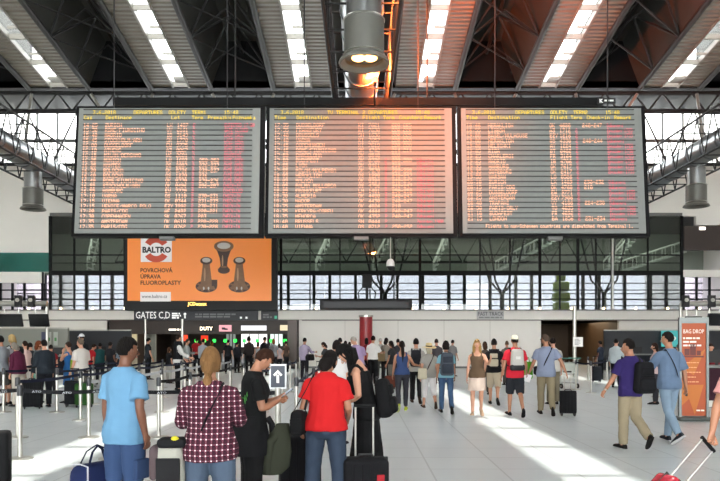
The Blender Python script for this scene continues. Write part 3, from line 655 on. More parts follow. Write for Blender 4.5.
def ell(c, ax, ay, rx, ry, n=16):
    return [c+ax*(rx*math.cos(2*PI*k/n))+ay*(ry*math.sin(2*PI*k/n)) for k in range(n)]
R_ = math.radians
class Person: pass
def person(label, X, Y, H=1.72, face=0, sex='m', build=1., skin='l', hair='short', hairc='#1d1512', top=None, bottom=None, shoe='#1b1b1c',
           lean=0, yaw=0, nod=0, armL=(5, 8, 12, 0), armR=(5, 8, 12, 0), handL=None, handR=None, legL=(0, 0, 2), legR=(0, 0, 2), footL=0, footR=0,
           lod=1, group=None, z0=0., extras=(), twist=0, grip=.5):
    """X, Y stand point in the hall; face: 0 looks away from the entrance, + turns to the left; arm = swing, spread, elbow, inward; leg = swing, knee, spread"""
    P = Person(); s = H/1.75; f = sex == 'f'
    root = thing('person', label, 'person', (X, Y, z0), R_(face), group); P.o = root; P.s = s
    vox = (.0105, .016, .024)[lod]
    sw = (.90 if f else 1.)*build; ww = (.86 if f else 1.)*build; hw = (1.04 if f else 1.)*build
    # ---- spine
    def spine(z):                              # rest height (at 1.75) -> centre and axes
        p = V((0, 0, .93)); N_ = 12; a = 0
        if z <= .93: return V((0, 0, z)), V((1, 0, 0)), V((0, 1, 0)), V((0, 0, 1))
        for i in range(N_):
            h = .93+(z-.93)*(i+.5)/N_; t = min(1, max(0, (h-.93)/.3)); a = R_(lean)*t
            p = p+V((0, math.sin(a), math.cos(a)))*((z-.93)/N_)
        tw = R_(twist)*min(1, max(0, (z-.93)/.4))
        ax = V((math.cos(tw), math.sin(tw)*math.cos(a), -math.sin(tw)*math.sin(a)))
        up = V((0, math.sin(a), math.cos(a))); ay = up.cross(ax)
        return p, ax, ay, up
    bust = .018 if f else 0
    TORSO = [(.82, .12*hw, .095, -.005), (.88, .165*hw, .12*build, -.012), (.95, .168*hw, .122*build, -.012), (1.02, .152*hw, .108*build, -.002), (1.10, .136*ww, .098*build, .004), (1.20, .146*ww, .104*build, .006),
             (1.29, .162*sw, .112*build+bust*.6, .006+bust*.6), (1.36, .166*sw, .104*build+bust*.3, .0), (1.415, .142*sw, .084*build, -.012), (1.46, .09*sw, .064, -.016), (1.495, .06, .058, -.012)]
    def trunk(b, z0_, z1_, inf, flare=0., sh=1., m=0, loose=0.):
        rings = []
        for z, rx, ry, yo in TORSO:
            if z < z0_-.001 or z > z1_+.001: continue
            rings.append((z, rx, ry, yo))
        def samp(z):
            for (a, b_) in zip(TORSO[:-1], TORSO[1:]):
                if a[0] <= z <= b_[0]:
                    t = (z-a[0])/(b_[0]-a[0]); return tuple(a[i]*(1-t)+b_[i]*t for i in range(4))
            return TORSO[0] if z < TORSO[0][0] else TORSO[-1]
        if z0_ > TORSO[0][0] and (not rings or rings[0][0]-z0_ > .01): rings.insert(0, (z0_, *samp(z0_)[1:]))
        if z0_ < TORSO[0][0]: rings.insert(0, (z0_, .165*hw, .12, -.01))
        if rings[-1][0] < z1_-.012: rings.append((z1_, *samp(z1_)[1:]))
        out = []
        for z, rx, ry, yo in rings:
            if loose and z < 1.25: rx = max(rx, loose*.158*max(build, .9)*(.93 if f else 1)); ry = max(ry, .108*build*loose)
            c, ax, ay, up = spine(z); g = inf+flare*max(0, min(1, (1.1-z)/.25))
            q = sh if z > 1.38 else 1
            out.append([p*s for p in ell(c+ay*yo, ax, ay, rx*q+g, ry+g)])
        b.loft(out, m)
    # ---- head frame
    nb, ax, ay, up = spine(1.50)
    hy, hn = R_(yaw), R_(nod)
    Rh = M.Rotation(hy, 3, up) @ M.Rotation(-hn, 3, ax)
    hx, hyv, hz = Rh @ ax, Rh @ ay, Rh @ up
    neck = nb; hc = nb+up*.055+hz*.075+hyv*.022
    Mh = M((( hx.x, hyv.x, hz.x, hc.x), (hx.y, hyv.y, hz.y, hc.y), (hx.z, hyv.z, hz.z, hc.z), (0, 0, 0, 1)))
    Mh = M.Scale(s, 4) @ Mh; P.Mh = Mh
    hr = V((.074, .095, .118))*(.97 if f else 1)
    def skull(p):
        q = p.copy()
        if p.z < 0:
            t = -p.z
            q.x *= 1-.36*t**1.6
            if p.y < 0: q.y *= 1-.55*t
            else: q.y *= 1-.08*t
        elif p.y > 0: q.y *= 1-.08*p.z
        return q
    # ---- legs
    legs = {}
    for sd, L in ((-1, legL), (1, legR)):
        a, k, ab = R_(L[0]), R_(L[1]), R_(L[2]); hip = V((sd*.088*hw, 0, .92))
        d1 = V((sd*math.sin(ab), math.sin(a), -math.cos(a)*math.cos(ab))).normalized(); kn = hip+d1*.43
        a2 = a-k; d2 = V((sd*math.sin(ab)*.5, math.sin(a2), -math.cos(a2))).normalized(); an = kn+d2*.415
        fp = R_(footL if sd < 0 else footR); td = V((sd*.15, math.cos(fp), -math.sin(fp))).normalized()
        upf = V((0, math.sin(fp), math.cos(fp))); ball = an+td*.13-upf*.062; toe = an+td*.2-upf*.065; heel = an-td*.055-upf*.062
        legs[sd] = (hip, kn, an, ball, toe, heel, td, upf)
    drop = min(min(q[3].z, q[4].z, q[5].z) for q in legs.values())-.018
    root.location.z = z0-drop*s
    # ---- arms
    arms = {}
    for sd, A, T in ((-1, armL, handL), (1, armR, handR)):
        c, ax_, ay_, up_ = spine(1.395); sh = c+ax_*(sd*.168*sw)-ay_*.012
        ul, fl = .285, .25
        B_ = M(((ax_.x, ay_.x, up_.x), (ax_.y, ay_.y, up_.y), (ax_.z, ay_.z, up_.z)))
        if T is not None:
            t = V(T); d = t-sh; L = min(d.length, ul+fl-.003); d.normalize(); pole = V((sd*.5, -.5, -.8)); pole = (pole-d*pole.dot(d)).normalized()
            ca = (ul*ul+L*L-fl*fl)/(2*ul*L); ca = max(-1, min(1, ca)); el = sh+d*(ul*ca)+pole*(ul*math.sqrt(1-ca*ca)); wr = sh+d*L
        else:
            a, ab, e, inw = [R_(v) for v in A]
            def dr(ab, sg):
                return B_ @ V((sd*math.sin(ab), math.cos(ab)*math.sin(sg), -math.cos(ab)*math.cos(sg)))
            el = sh+dr(ab, a)*ul; wr = el+dr(ab-inw, a+e)*fl
        arms[sd] = (sh, el, wr)
    P.arms = {k: [v*s for v in a] for k, a in arms.items()}; P.legs = {k: [v*s for v in a[:6]] for k, a in legs.items()}
    P.spine = lambda z: [q*s if i == 0 else q for i, q in enumerate(spine(z))]
    P.sw, P.hw = sw, hw
    lt = .92 if f else 1.
    # ---- body
    b = MB(); trunk(b, .82, 1.5, 0)
    b.tube([(nb-up*.06)*s, (nb+up*.02)*s, (hc-hz*.05-hyv*.012)*s], [.062*s*lt, .054*s*lt, .05*s*lt], 12)
    b.ball((0, 0, 0), hr, 20, 14, fn=skull, mtx=Mh)
    for sd in (-1, 1):
        hip, kn, an, ball, toe, heel, td, upf = legs[sd]
        mid = (hip+kn)/2; cf = kn+(an-kn)*.3-V((0, .014, 0))
        b.tube([q*s for q in (hip+V((0, 0, .04)), hip-(hip-kn)*.12, mid, kn, cf, (kn+an)/2, an, an-V((0, 0, .03)))], [v*s*build for v in (.082, .084, .073, .053, .054, .046, .036, .034)], 12)
        b.tube([q*s for q in (heel+upf*.03, an-upf*.035, ball+upf*.012, toe+upf*.008)], [v*s for v in (.024, .034, .022, .012)], 10)
        sh, el, wr = arms[sd]
        b.tube([q*s for q in (sh+(spine(1.395)[0]-sh)*.3, sh+(el-sh)*.14, (sh+el)/2, el, el+(wr-el)*.25, wr, wr+(wr-el)*.06)], [v*s*build*lt for v in (.042, .05, .046, .038, .04, .026, .026)], 12)
        fd = (wr-el).normalized()
        side = V((sd, 0, 0)); pn = side-fd*side.dot(fd)
        if pn.length < .2: pn = V((0, 1, 0))-fd*fd.y
        pn.normalize(); ac = fd.cross(pn)        # pn: back of the hand, ac: across the knuckles
        b.loft([[q*s for q in ell(wr+fd*t, ac, pn, rx*lt, ry*lt, 10)] for t, rx, ry in ((-.02, .026, .02), (.02, .034, .018), (.06, .041, .016), (.09, .039, .013))])
        arms[sd] = (sh, el, wr, fd, pn, ac)
    # ---- fingers, face: added after the remesh
    x = MB(); n5 = 6 if lod < 2 else 4
    for sd in (-1, 1):
        sh, el, wr, fd, pn, ac = arms[sd]; cu = grip
        fwd = V((0, 1, 0)); sgn = 1 if ac.dot(fwd) > 0 else -1
        for i, (o_, ln) in enumerate(((.03, .068), (.0105, .076), (-.0095, .07), (-.0285, .055))):
            p = wr+fd*.082+ac*(o_*sgn); pts = [p]; d = fd.copy(); ang = 0
            for j, q in enumerate((.45, .32, .23)):
                ang += cu*(.5, .75, .55)[j]*(1+.08*i); d = fd*math.cos(ang)-pn*math.sin(ang); pts.append(pts[-1]+d*ln*q)
            x.tube([q*s for q in pts], [v*s*lt for v in (.0095, .009, .008, .0055)], n5)
        p = wr+fd*.025+ac*(.026*sgn)
        x.tube([q*s for q in (p, p+fd*.028+ac*(.02*sgn)-pn*.008, p+fd*.052+ac*(.024*sgn)-pn*.02, p+fd*.07+ac*(.022*sgn)-pn*.03)], [v*s*lt for v in (.013, .0115, .01, .006)], n5)
    x.loft([[Mh @ V((.012*k*math.cos(a), y+.0*k, z+.012*k*math.sin(a)*.6)) for a in [2*PI*i/6 for i in range(6)]] for y, z, k in ((.083, .012, .5), (.098, -.012, .8), (.112, -.03, 1.15), (.1, -.036, 1.0), (.08, -.036, .8))])
    for sd in (-1, 1):
        x.ball((sd*.073, -.006, -.008), (.011, .02, .033), 8, 6, mtx=Mh @ M.Rotation(sd*.25, 4, 'Z'))
        x.ball((sd*.03, .0745, .008), (.0135, .011, .0085), 8, 6, 1, mtx=Mh); x.ball((sd*.03, .083, .008), (.0065, .004, .007), 8, 6, 2, mtx=Mh)
        x.tube([Mh @ V(q) for q in ((sd*.014, .089, .028), (sd*.03, .087, .032), (sd*.046, .076, .027))], [.0035*s, .0045*s, .002*s], 6, 3)
    x.ball((0, .083, -.058), (.022, .009, .006), 10, 6, 4, mtx=Mh)
    hm = hairm(hairc)
    raw('tmp_body', b, [SKIN[skin], EYEW, EYED, hm, LIP], root, vox, 4, 0, x).name = 'body'
    # ---- clothes
    def sleeve(b, frac, inf, sd, flare=.0):
        sh, el, wr = arms[sd][:3]; c_ = spine(1.395)[0]; pts = [sh+(c_-sh)*.32, sh+(el-sh)*.1, sh+(el-sh)*.24]; rr = [.036, .046, .05]
        L = frac*2
        if L <= 1.02: pts += [sh+(el-sh)*L*.68, sh+(el-sh)*L]; rr += [.05, .05+flare]
        else: pts += [(sh+el)/2, el, el+(wr-el)*(L-1)*.5, el+(wr-el)*(L-1)]; rr += [.05, .043, .044, .034+flare]
        b.tube([q*s for q in pts], [(r*build*lt+inf)*s for r in rr], 12)
    if top:
        kind, c = top[0], top[1]; o_ = dict(sleeve=.32, hem=.86, inf=.016, flare=.02, name='t_shirt'); o_.update(top[2] if len(top) > 2 else {})
        m_ = c if not isinstance(c, str) else cloth(c)
        b = MB()
        if kind == 'tank':
            trunk(b, o_['hem'], 1.37, o_['inf'], o_['flare'])
            for sd in (-1, 1):
                cc, a1, a2, a3 = spine(1.37); c2, _, _, _ = spine(1.44)
                b.tube([(cc+a1*sd*.1-a2*.07)*s, (c2+a1*sd*.1-a2*.03+a3*.01)*s, (c2+a1*sd*.1+a2*.01+a3*.01)*s, (cc+a1*sd*.095+a2*.085)*s], [.024*s]*4, 10)
        else:
            trunk(b, o_['hem'], 1.485, o_['inf'], o_['flare'], loose=o_.get('loose', 1.))
            for sd in (-1, 1): sleeve(b, o_['sleeve'], o_['inf'], sd, o_['flare']*.5)
        raw(o_['name'], b, m_, root, vox, 3, .007 if lod < 2 else .004)
    if bottom:
        kind, c = bottom[0], bottom[1]; o_ = dict(inf=.014, name={'jeans': 'jeans', 'shorts': 'shorts', 'skirt': 'skirt', 'capri': 'capri_trousers', 'dress': 'dress'}.get(kind, 'trousers')); o_.update(bottom[2] if len(bottom) > 2 else {})
        m_ = c if not isinstance(c, str) else (denim(c) if kind == 'jeans' else cloth(c)); b = MB(); inf = o_['inf']
        if kind in ('skirt', 'dress'):
            z1 = o_.get('hem', .55); fl = o_.get('fl', .03); rings = []
            for z, rx, ry in ((z1, .16*hw+fl, .13+fl), ((z1+.9)/2, .168*hw+fl*.6, .132+fl*.6), (.9, .168*hw+.012, .132), (1.0, .155*hw+.01, .118), (1.04, .148*hw+.01, .112)):
                rings.append([q*s for q in ell(V((0, -.008, z)), V((1, 0, 0)), V((0, 1, 0)), rx, ry)])
            b.loft(rings)
        else:
            trunk(b, .82, 1.03, inf*.7)
            cut = {'shorts': o_.get('len', .95), 'capri': 1.5}.get(kind, 1.97 if kind == 'leggings' else 2.03)
            for sd in (-1, 1):
                hip, kn, an = legs[sd][:3]; lo = {'shorts': .03, 'capri': .018, 'leggings': .0}.get(kind, .012+o_.get('wide', .0))
                pts = [hip+V((0, 0, .03)), hip-(hip-kn)*.1, (hip+kn)/2]; rr = [.09, .09+inf*.5, .076+inf*.6+max(lo, 0)*.4]
                if cut <= 1: pts.append(hip+(kn-hip)*cut); rr.append(.066+inf+lo)
                else:
                    t = cut-1; pts += [kn]; rr.append(.058+inf*.6+lo*.5)
                    pts += [kn+(an-kn)*t*.35-V((0, .01, 0)), kn+(an-kn)*t*.7, kn+(an-kn)*t]; rr += [.058+inf*.5+lo*.4, .052+inf*.4+lo*.7, (.046 if t > .8 else .052)+inf*.3+lo*.8]
                b.tube([q*s for q in pts], [r*s*build for r in rr], 14)
        raw(o_['name'], b, m_, root, vox, 3, .007 if lod < 2 else .004)
    if shoe:
        for sd in (-1, 1):
            hip, kn, an, ball, toe, heel, td, upf = legs[sd]; b = MB(); ax2 = td.cross(upf).normalized()
            rings = []
            for t, wd, hh in ((-.085, .018, .03), (-.07, .032, .075), (-.02, .038, .09), (.04, .04, .075), (.1, .045, .055), (.15, .045, .042), (.19, .034, .032), (.205, .015, .016)):
                base = an+td*t-upf*.08; rings.append([(base+ax2*(wd*math.cos(u))+upf*(hh*max(-.0, math.sin(u)) if math.sin(u) > 0 else 0.0))*s for u in [2*PI*k/14 for k in range(14)]])
            b.loft(rings)
            o = b.build('shoe', cloth(shoe) if not isinstance(shoe, tuple) else cloth(shoe[0]), root, True)
            if isinstance(shoe, tuple):
                e = MB(); e.loft([[(p-upf*0) for p in [(an+td*t-upf*.082+ax2*(wd*math.cos(u))+upf*(.011*math.sin(u)))*s for u in [2*PI*k/12 for k in range(12)]]] for t, wd in ((-.09, .02), (-.07, .036), (.0, .041), (.1, .049), (.16, .047), (.2, .032), (.21, .014))])
                e.build('sole', cloth(shoe[1]), o, True)
    # ---- hair
    if hair and hair != 'bald':
        big = {'short': 1.075, 'crop': 1.05, 'long': 1.1, 'ponytail': 1.07, 'bob': 1.13, 'curly': 1.24, 'bun': 1.07, 'lowtail': 1.16, 'thin': 1.04, 'medium': 1.12}.get(hair, 1.08)
        low = {'short': -.35, 'crop': -.3, 'long': -.75, 'ponytail': -.45, 'bob': -.75, 'curly': -.6, 'bun': -.4, 'lowtail': -.62, 'thin': -.35, 'medium': -.55}.get(hair, -.4)
        rnd = random.Random(label)
        sd_ = V((rnd.random()*50, rnd.random()*50, 0))
        def hf(p):
            hl = .5+.06*math.cos(p.x*7)
            fr = max(0, min(1, (p.y-.18)/.25))*max(0, min(1, (hl-p.z)/.18))
            if hair in ('long', 'bob', 'curly', 'medium', 'lowtail'): fr = max(0, min(1, (p.y-.38)/.25))*max(0, min(1, (hl-p.z)/.2))
            lo = max(0, min(1, (low-p.z)/.15))
            ear = max(0, min(1, (.0-p.z)/.15))*max(0, min(1, (p.y+.35)/.25)) if hair in ('short', 'crop', 'thin', 'ponytail', 'bun') else 0
            k = max(fr, lo, ear)
            nz = noise.noise(p*3+sd_)*.045+noise.noise(V((p.x*14, p.y*14, p.z*3))+sd_)*(.06 if hair == 'curly' else .025)
            if hair == 'curly': nz += noise.noise(p*7+sd_)*.09
            r = (big+nz)*(1-k)+.86*k
            q = skull(p) if p.z < 0 and low > -.5 else p
            return q*r
        seg = (40, 28) if lod == 0 else ((28, 18) if lod == 1 else (18, 12))
        b = MB().ball((0, 0, .004), hr, seg[0], seg[1], fn=hf, mtx=Mh)
        def strandpath(pts, rad, flat=1., n=14): b.tube([Mh @ V(q) for q in pts], [r*s for r in rad], n, 0, flat)
        if hair == 'long':
            Ln = .42
            def fall(q, dn, rad, flat, n=14):
                p = Mh @ V(q[-1]); pts = [Mh @ V(k) for k in q]; dv = (-up*.45-V((0, 0, .55))).normalized()
                for i in range(5): p = p+dv*dn*s/5; pts.append(p)
                b.tube(pts, [r*s for r in rad], n, 0, flat)
            fall([(0, -.03, .06), (0, -.075, -.04)], .38, [.06, .085, .092, .092, .088, .07, .025], .5)
            for q in (-1, 1): fall([(q*.06, -.01, .03), (q*.075, -.005, -.05)], .26, [.025, .03, .032, .032, .028, .02, .008], 1)
        if hair == 'ponytail':
            strandpath([(0, -.08, .03), (0, -.12, .02), (0, -.125, -.05), (0, -.115, -.13), (0, -.11, -.2)], [.03, .032, .036, .03, .008])
            b.lathe((0, 0, 0), [(.001, 0)], 3) if False else None
        if hair == 'lowtail':
            strandpath([(0, -.07, .0), (0, -.085, -.06), (0, -.085, -.1), (0, -.1, -.14), (0, -.1, -.2), (0, -.09, -.25)], [.06, .05, .026, .04, .036, .01]); strandpath([(0, -.085, -.085), (0, -.087, -.1)], [.03, .03])
        if hair == 'bun': b.ball((0, -.11, .05), (.045, .04, .045), 12, 8, mtx=Mh)
        if hair in ('bob', 'medium'):
            strandpath([(0, -.03, .03), (0, -.07, -.05), (0, -.072, -.11), (0, -.07, -.15)], [.07, .08, .076, .04], .6)
        b.build('hair', hm, root, True)
    if hair == 'bald':
        pass
    for e in extras: e(P)
    return P
# worn pieces that belong to the figure
def cap_(c, peak=True):
    def g(P):
        b = MB().ball((0, -.002, .03), (.083, .105, .1), 20, 12, fn=lambda p: V((p.x, p.y, max(p.z, .0))), mtx=P.Mh)
        o = b.build('cap', cloth(c), P.o, True)
        if peak: MB().loft([[P.Mh @ V((wd*math.cos(u), y+.012*math.sin(u)*0, .03+h+.004*math.sin(u))) for u in [2*PI*k/10 for k in range(10)]] for y, wd, h in ((.08, .07, 0), (.12, .068, -.006), (.15, .05, -.014), (.165, .02, -.02))]).build('peak', cloth(c), o, True)
    return g
def hat_(c):
    def g(P):
        T = P.Mh @ M.Rotation(.12, 4, 'X')
        b = MB(); pr = [(.2, .035), (.205, .03), (.19, .03), (.1, .045), (.088, .05), (.086, .12), (.07, .145), (.0, .15)]
        b.loft([[T @ V((r*math.cos(2*PI*k/28), r*1.12*math.sin(2*PI*k/28), z+.012*math.sin(4*PI*k/28)*(r > .15))) for k in range(28)] for r, z in pr])
        o = b.build('straw_hat', mat('straw', c, .8, var=.2, scale=40, bump=.5, bscale=80), P.o, True)
        MB().loft([[T @ V((r*math.cos(2*PI*k/28), r*1.12*math.sin(2*PI*k/28), z)) for k in range(28)] for r, z in ((.0905, .052), (.089, .082))], caps=False).build('hat_band', cloth('#3a2f28'), o, True)
    return g
def glasses_(P):
    b = MB()
    for q in (-1, 1): b.ball((q*.031, .09, .006), (.024, .006, .018), 10, 6, mtx=P.Mh); b.tube([P.Mh @ V((q*.052, .085, .01)), P.Mh @ V((q*.08, .0, .008))], .003, 6)
    b.build('sunglasses', BLACK, P.o, True)
def topglasses_(P):
    b = MB()
    for q in (-1, 1): b.ball((q*.03, .075, .085), (.026, .012, .016), 10, 6, mtx=P.Mh)
    b.build('sunglasses', mat('amber_lens', '#5a3a22', .2), P.o, True)
def vest_(c, hem=.9, z1=1.42):
    def g(P):
        pass
    return g
def watch_(sd):
    def g(P):
        sh, el, wr = P.arms[sd]; d = (wr-el).normalized()
        MB().tube([wr-d*.035, wr-d*.012], [.03*P.s, .03*P.s], 14).build('wristwatch', STEEL, P.o, True)
    return g
def tail_(c, L=.36):
    def g(P):
        hz = P.Mh
        MB().tube([hz @ V(q) for q in ((0, -.08, .05), (0, -.125, .03), (.01, -.13, -.08), (.015, -.125, -.2), (.01, -.12, -L))], [.028, .036, .042, .038, .008], 12).build('ponytail', hairm(c), P.o, True)
    return g
def band_(z, r, h, c, nm='belt'):
    def g(P):
        b = MB(); rings = []
        for dz in (-h/2, h/2):
            c_, ax, ay, up = P.spine(z+dz); rings.append(ell(c_, ax, ay, (.158*P.hw+r)*P.s, (.118+r)*P.s, 24))
        b.loft(rings, caps=False).build(nm, cloth(c), P.o, True)
    return g

# ---------------------------------------------------------------- bags (things of their own)
def strap_path(P, sd, back=.13, top=1.47, low=1.08, w=.105):
    """over one shoulder, from behind, to the front and back under the arm"""
    out = []
    for z, dx, dy in ((top-.08, w, -.105), (top-.015, w, -.05), (top+.005, w, .0), (top-.05, w+.005, .085), (1.28, w+.02, .135), (1.17, w+.045, .11), (1.1, w+.065, .02), (low, w+.05, -.09)):
        c, ax, ay, up = P.spine(z); out.append(c+(ax*sd*dx*P.sw*1.05+ay*dy)*P.s)
    return out
def backpack(P, label, c, c2=None, size=(.3, .17, .45), z=1.2, pocket=True, group=None, side=0, straps=2, cat='backpack'):
    cc, ax, ay, up = P.spine(z); W = size[0]*P.s
    pos = cc-ay*(.12+size[1]/2)*P.s+ax*side
    t = thing('backpack', label, cat, (0, 0, 0), 0, group); t.matrix_world = P.o.matrix_basis @ M.Translation(pos)
    inv = M.Translation(-pos)
    F = M(((ax.x, ay.x, up.x, 0), (ax.y, ay.y, up.y, 0), (ax.z, ay.z, up.z, 0), (0, 0, 0, 1)))
    m_ = cloth(c); m2 = cloth(c2 or c); d = [v*P.s for v in size]
    MB().rbox((0, 0, 0), d, .07*P.s, 4, mtx=F, taper=.86).build('pack', m_, t, True)
    if pocket:
        MB().rbox((0, -d[1]*.5, -d[2]*.2), (d[0]*.78, d[1]*.45, d[2]*.42), .035*P.s, 3, mtx=F).build('front_pocket', m2, t, True)
        MB().rbox((0, -d[1]*.47, d[2]*.2), (d[0]*.66, d[1]*.22, d[2]*.26), .03*P.s, 3, mtx=F).build('upper_pocket', m2, t, True)
    MB().tube([F @ V(q) for q in ((-.04, d[1]*.3, d[2]*.48), (-.035, d[1]*.3, d[2]*.55), (.035, d[1]*.3, d[2]*.55), (.04, d[1]*.3, d[2]*.48))], .008, 6).build('grab_loop', BLACK, t, True)
    for sd in ((-1, 1) if straps == 2 else (straps,)):
        MB().tube([inv @ q for q in strap_path(P, sd)], .024*P.s, 8, 0, .35, up=(0, 0, 1)).build('shoulder_strap', cloth('#202124'), t, True)
    return t
def cross_strap(P, t, inv, frm, to, c, w=.02, nm='strap'):
    """band across the back and chest, from one shoulder to the other hip; frm, to = side"""
    pts = []
    n = 14
    for i in range(n*2):
        u = i/n
        if u <= 1: z = 1.46-.5*u; side = frm*(1-2*u)*.11; y = -1
        else: z = .96+.5*(u-1); side = -frm*(1-2*(u-1))*.11; y = 1
        cc, ax, ay, up = P.spine(z)
        e = math.sin(PI*(u % 1 if u != 1 else 1))
        pts.append(inv @ (cc+(ax*side*1.05+ay*y*(.085+.055*e))*P.s))
    pts.append(pts[0])
    MB().tube(pts, w*P.s, 6, 0, .3).build(nm, cloth(c), t, True)
def shoulder_bag(P, label, c, pos, size, group=None, strap_from=None, cat='bag', nm='shoulder_bag', strapc='#1a1a1b', cross=0, soft=.06, pocketc=None):
    """pos: bag centre in the wearer's frame"""
    pos = V(pos)*P.s; t = thing(nm, label, cat, (0, 0, 0), 0, group); t.matrix_world = P.o.matrix_basis @ M.Translation(pos); inv = M.Translation(-pos); d = [v*P.s for v in size]
    MB().rbox((0, 0, 0), d, soft, 4, taper=.9).build('bag_body', cloth(c), t, True)
    MB().rbox((0, -d[1]*.5, -d[2]*.08), (d[0]*.8, .02, d[2]*.55), .01, 2).build('outer_pocket', cloth(pocketc or c), t, True)
    MB().tube([(-d[0]*.42, 0, d[2]*.46), (0, 0, d[2]*.5), (d[0]*.42, 0, d[2]*.46)], .006, 6).build('zip', STEEL, t, True)
    if cross: cross_strap(P, t, inv, cross, 0, strapc)
    elif strap_from is not None:
        s1 = inv @ (V(strap_from)*P.s)
        for q in (-1, 1): MB().tube([V((q*d[0]*.38, 0, d[2]*.42)), V((q*d[0]*.2, 0, d[2]*.42))*.4+s1*.6+V((0, q*.015, 0)), s1+V((0, q*.006, 0))], .011, 6, 0, .5).build('strap', cloth(strapc), t, True)
    return t
def suitcase(label, X, Y, rz, size, c, z0=0., handle=.42, tilt=0., group=None, shellm=None, gripc='#151516', accent=None):
    t = thing('suitcase', label, 'suitcase', (X, Y, z0), rz, group); w_, d, h = size
    t.rotation_euler = (tilt, 0, rz)
    m_ = shellm or cloth(c)
    MB().rbox((0, 0, .06+h/2), (w_, d, h), .05, 4).build('shell', m_, t, True)
    for q in (-.3, -.1, .1, .3): MB().rbox((q*w_*.95, -d/2-.002, .06+h/2), (.02, .016, h*.82), .008, 2).build('rib', m_, t, True)
    MB().rbox((0, d*.02, .06+h*.5), (w_*1.012, .014, h*1.012), .05, 4).build('zip_seam', BLACK, t, True)
    for qx in (-1, 1):
        for qy in (-1, 1):
            o = MB().bb((qx*w_*.38-.02, qy*d*.32-.02, .03), (qx*w_*.38+.02, qy*d*.32+.02, .07)).build('wheel_housing', BLACK, t)
            MB().tube([(qx*w_*.38-.013, qy*d*.32, .025), (qx*w_*.38+.013, qy*d*.32, .025)], .025, 14).build('wheel', BLACK, o, True)
    if handle:
        for qx in (-1, 1): MB().tube([(qx*w_*.2, d*.36, .06+h*.97), (qx*w_*.2, d*.36, .06+h+handle)], .009, 8).build('handle_rod', STEEL, t, True)
        MB().tube([(-w_*.24, d*.36, .06+h+handle), (w_*.24, d*.36, .06+h+handle)], .016, 10).build('handle_grip', cloth(gripc), t, True)
    MB().tube([(-.07, 0, .06+h), (-.06, 0, .085+h), (.06, 0, .085+h), (.07, 0, .06+h)], .012, 8).build('top_handle', BLACK, t, True)
    if accent: MB().rbox((w_*.3, -d/2-.012, .06+h*.62), (.07, .012, .1), .01, 2).build('luggage_tag', cloth(accent), t, True)
    return t
# ================================================================= who stands where
def at(x, foot=None, Y=None):
    Y = Y or FLOORY(foot); return (x-360)/FPX*Y, Y
def Hof(top, Y): return CAMZ+(HOR-top)/FPX*Y
def walk(a=22, left=True):
    A = dict(swing=(a, 6, 1), back=(-a*.9, 26, 1))
    return dict(legL=A['swing'] if left else A['back'], legR=A['back'] if left else A['swing'], footL=-8 if left else 38, footR=38 if left else -8,
                armL=(-a*.7 if left else a*.8, 9, 14, 2), armR=(a*.8 if left else -a*.7, 9, 14, 2))
def ppl(label, x, Y, topy, **k):
    if x < 300 and 11 < Y < 26.5:                # stand between the lane lines, not on a belt
        for d in sorted([q*.1 for q in range(-14, 15)], key=abs):
            if min(abs((x-360)/FPX*(Y+d)-q) for q in LX) > .36: Y += d; break
    k.setdefault('H', Hof(topy, Y)); return person(label, (x-360)/FPX*Y, Y, **k)
LX = [-1.09, -2.3, -3.45, -4.65, -5.87, -7.1, -8.35, -9.6]        # lane lines of the queue maze
# ---- front of the queue
F1 = ppl('person in a light blue t-shirt and navy cargo shorts with one hand in a pocket', 125, 6.0, 342, H=1.66, face=-24, yaw=-28, skin='d', hair='short', hairc='#15110f', build=1.04,
         top=('tee', '#6f9fc2', dict(hem=.80, sleeve=.36, inf=.022, flare=.025)), bottom=('shorts', '#3a5076', dict(len=1.08, inf=.03)), armL=(2, 9, 8, 4), armR=(-14, 13, 30, 12), shoe='#2b2c30', lod=0,
         extras=(band_(.86, .03, .04, '#2a3b5c', 'waistband'),))
o = MB().rbox((0, 0, 0), (.045, .16, .17), .015, 2).build('cargo_pocket', cloth('#34486c'), F1.o, True); o.location = V((.2, -.01, .58))*F1.s
F2 = ppl('person in a maroon plaid shirt and jeans with a tied-back blond ponytail', 210, 5.2, 350, H=1.575, face=4, yaw=-6, sex='f', build=1.12, skin='m', hair='lowtail', hairc='#8a6640',
         top=('shirt', plaid(), dict(hem=.83, sleeve=.56, inf=.024, flare=.03, name='plaid_shirt')), bottom=('jeans', '#505f72', dict(inf=.02)), armL=(22, 14, 62, 10), armR=(26, 12, 70, 20), lod=0)
F3 = ppl('person in a black t-shirt with a green print looking down at a phone', 252, 6.4, 352, H=1.6, face=-72, nod=34, lean=6, sex='f', build=1.08, skin='m', hair='short', hairc='#3a2216',
         top=('tee', '#141516', dict(hem=.88, sleeve=.34, inf=.018)), bottom=('trousers', '#121214', dict(inf=.02, wide=.02)), handL=(-.045, .27, 1.2), handR=(.05, .26, 1.19), lod=0, grip=1.1)
def tied_jacket(P):
    b = MB(); rings = []
    for z, r in ((.66, .075), (.74, .08), (.88, .065), (1.02, .035), (1.05, .03)): rings.append([q*P.s for q in ell(V((0, -.03, z)), V((1, 0, 0)), V((0, 1, 0)), .16+r, .13+r, 24)])
    b.loft(rings); b.tube([V((.03, .15, 1.02))*P.s, V((.05, .19, .95))*P.s, V((.04, .2, .8))*P.s, V((.03, .2, .7))*P.s], [.03, .03, .026, .01], 8)
    b.build('tied_jacket', cloth('#17171a'), P.o, True)
tied_jacket(F3)
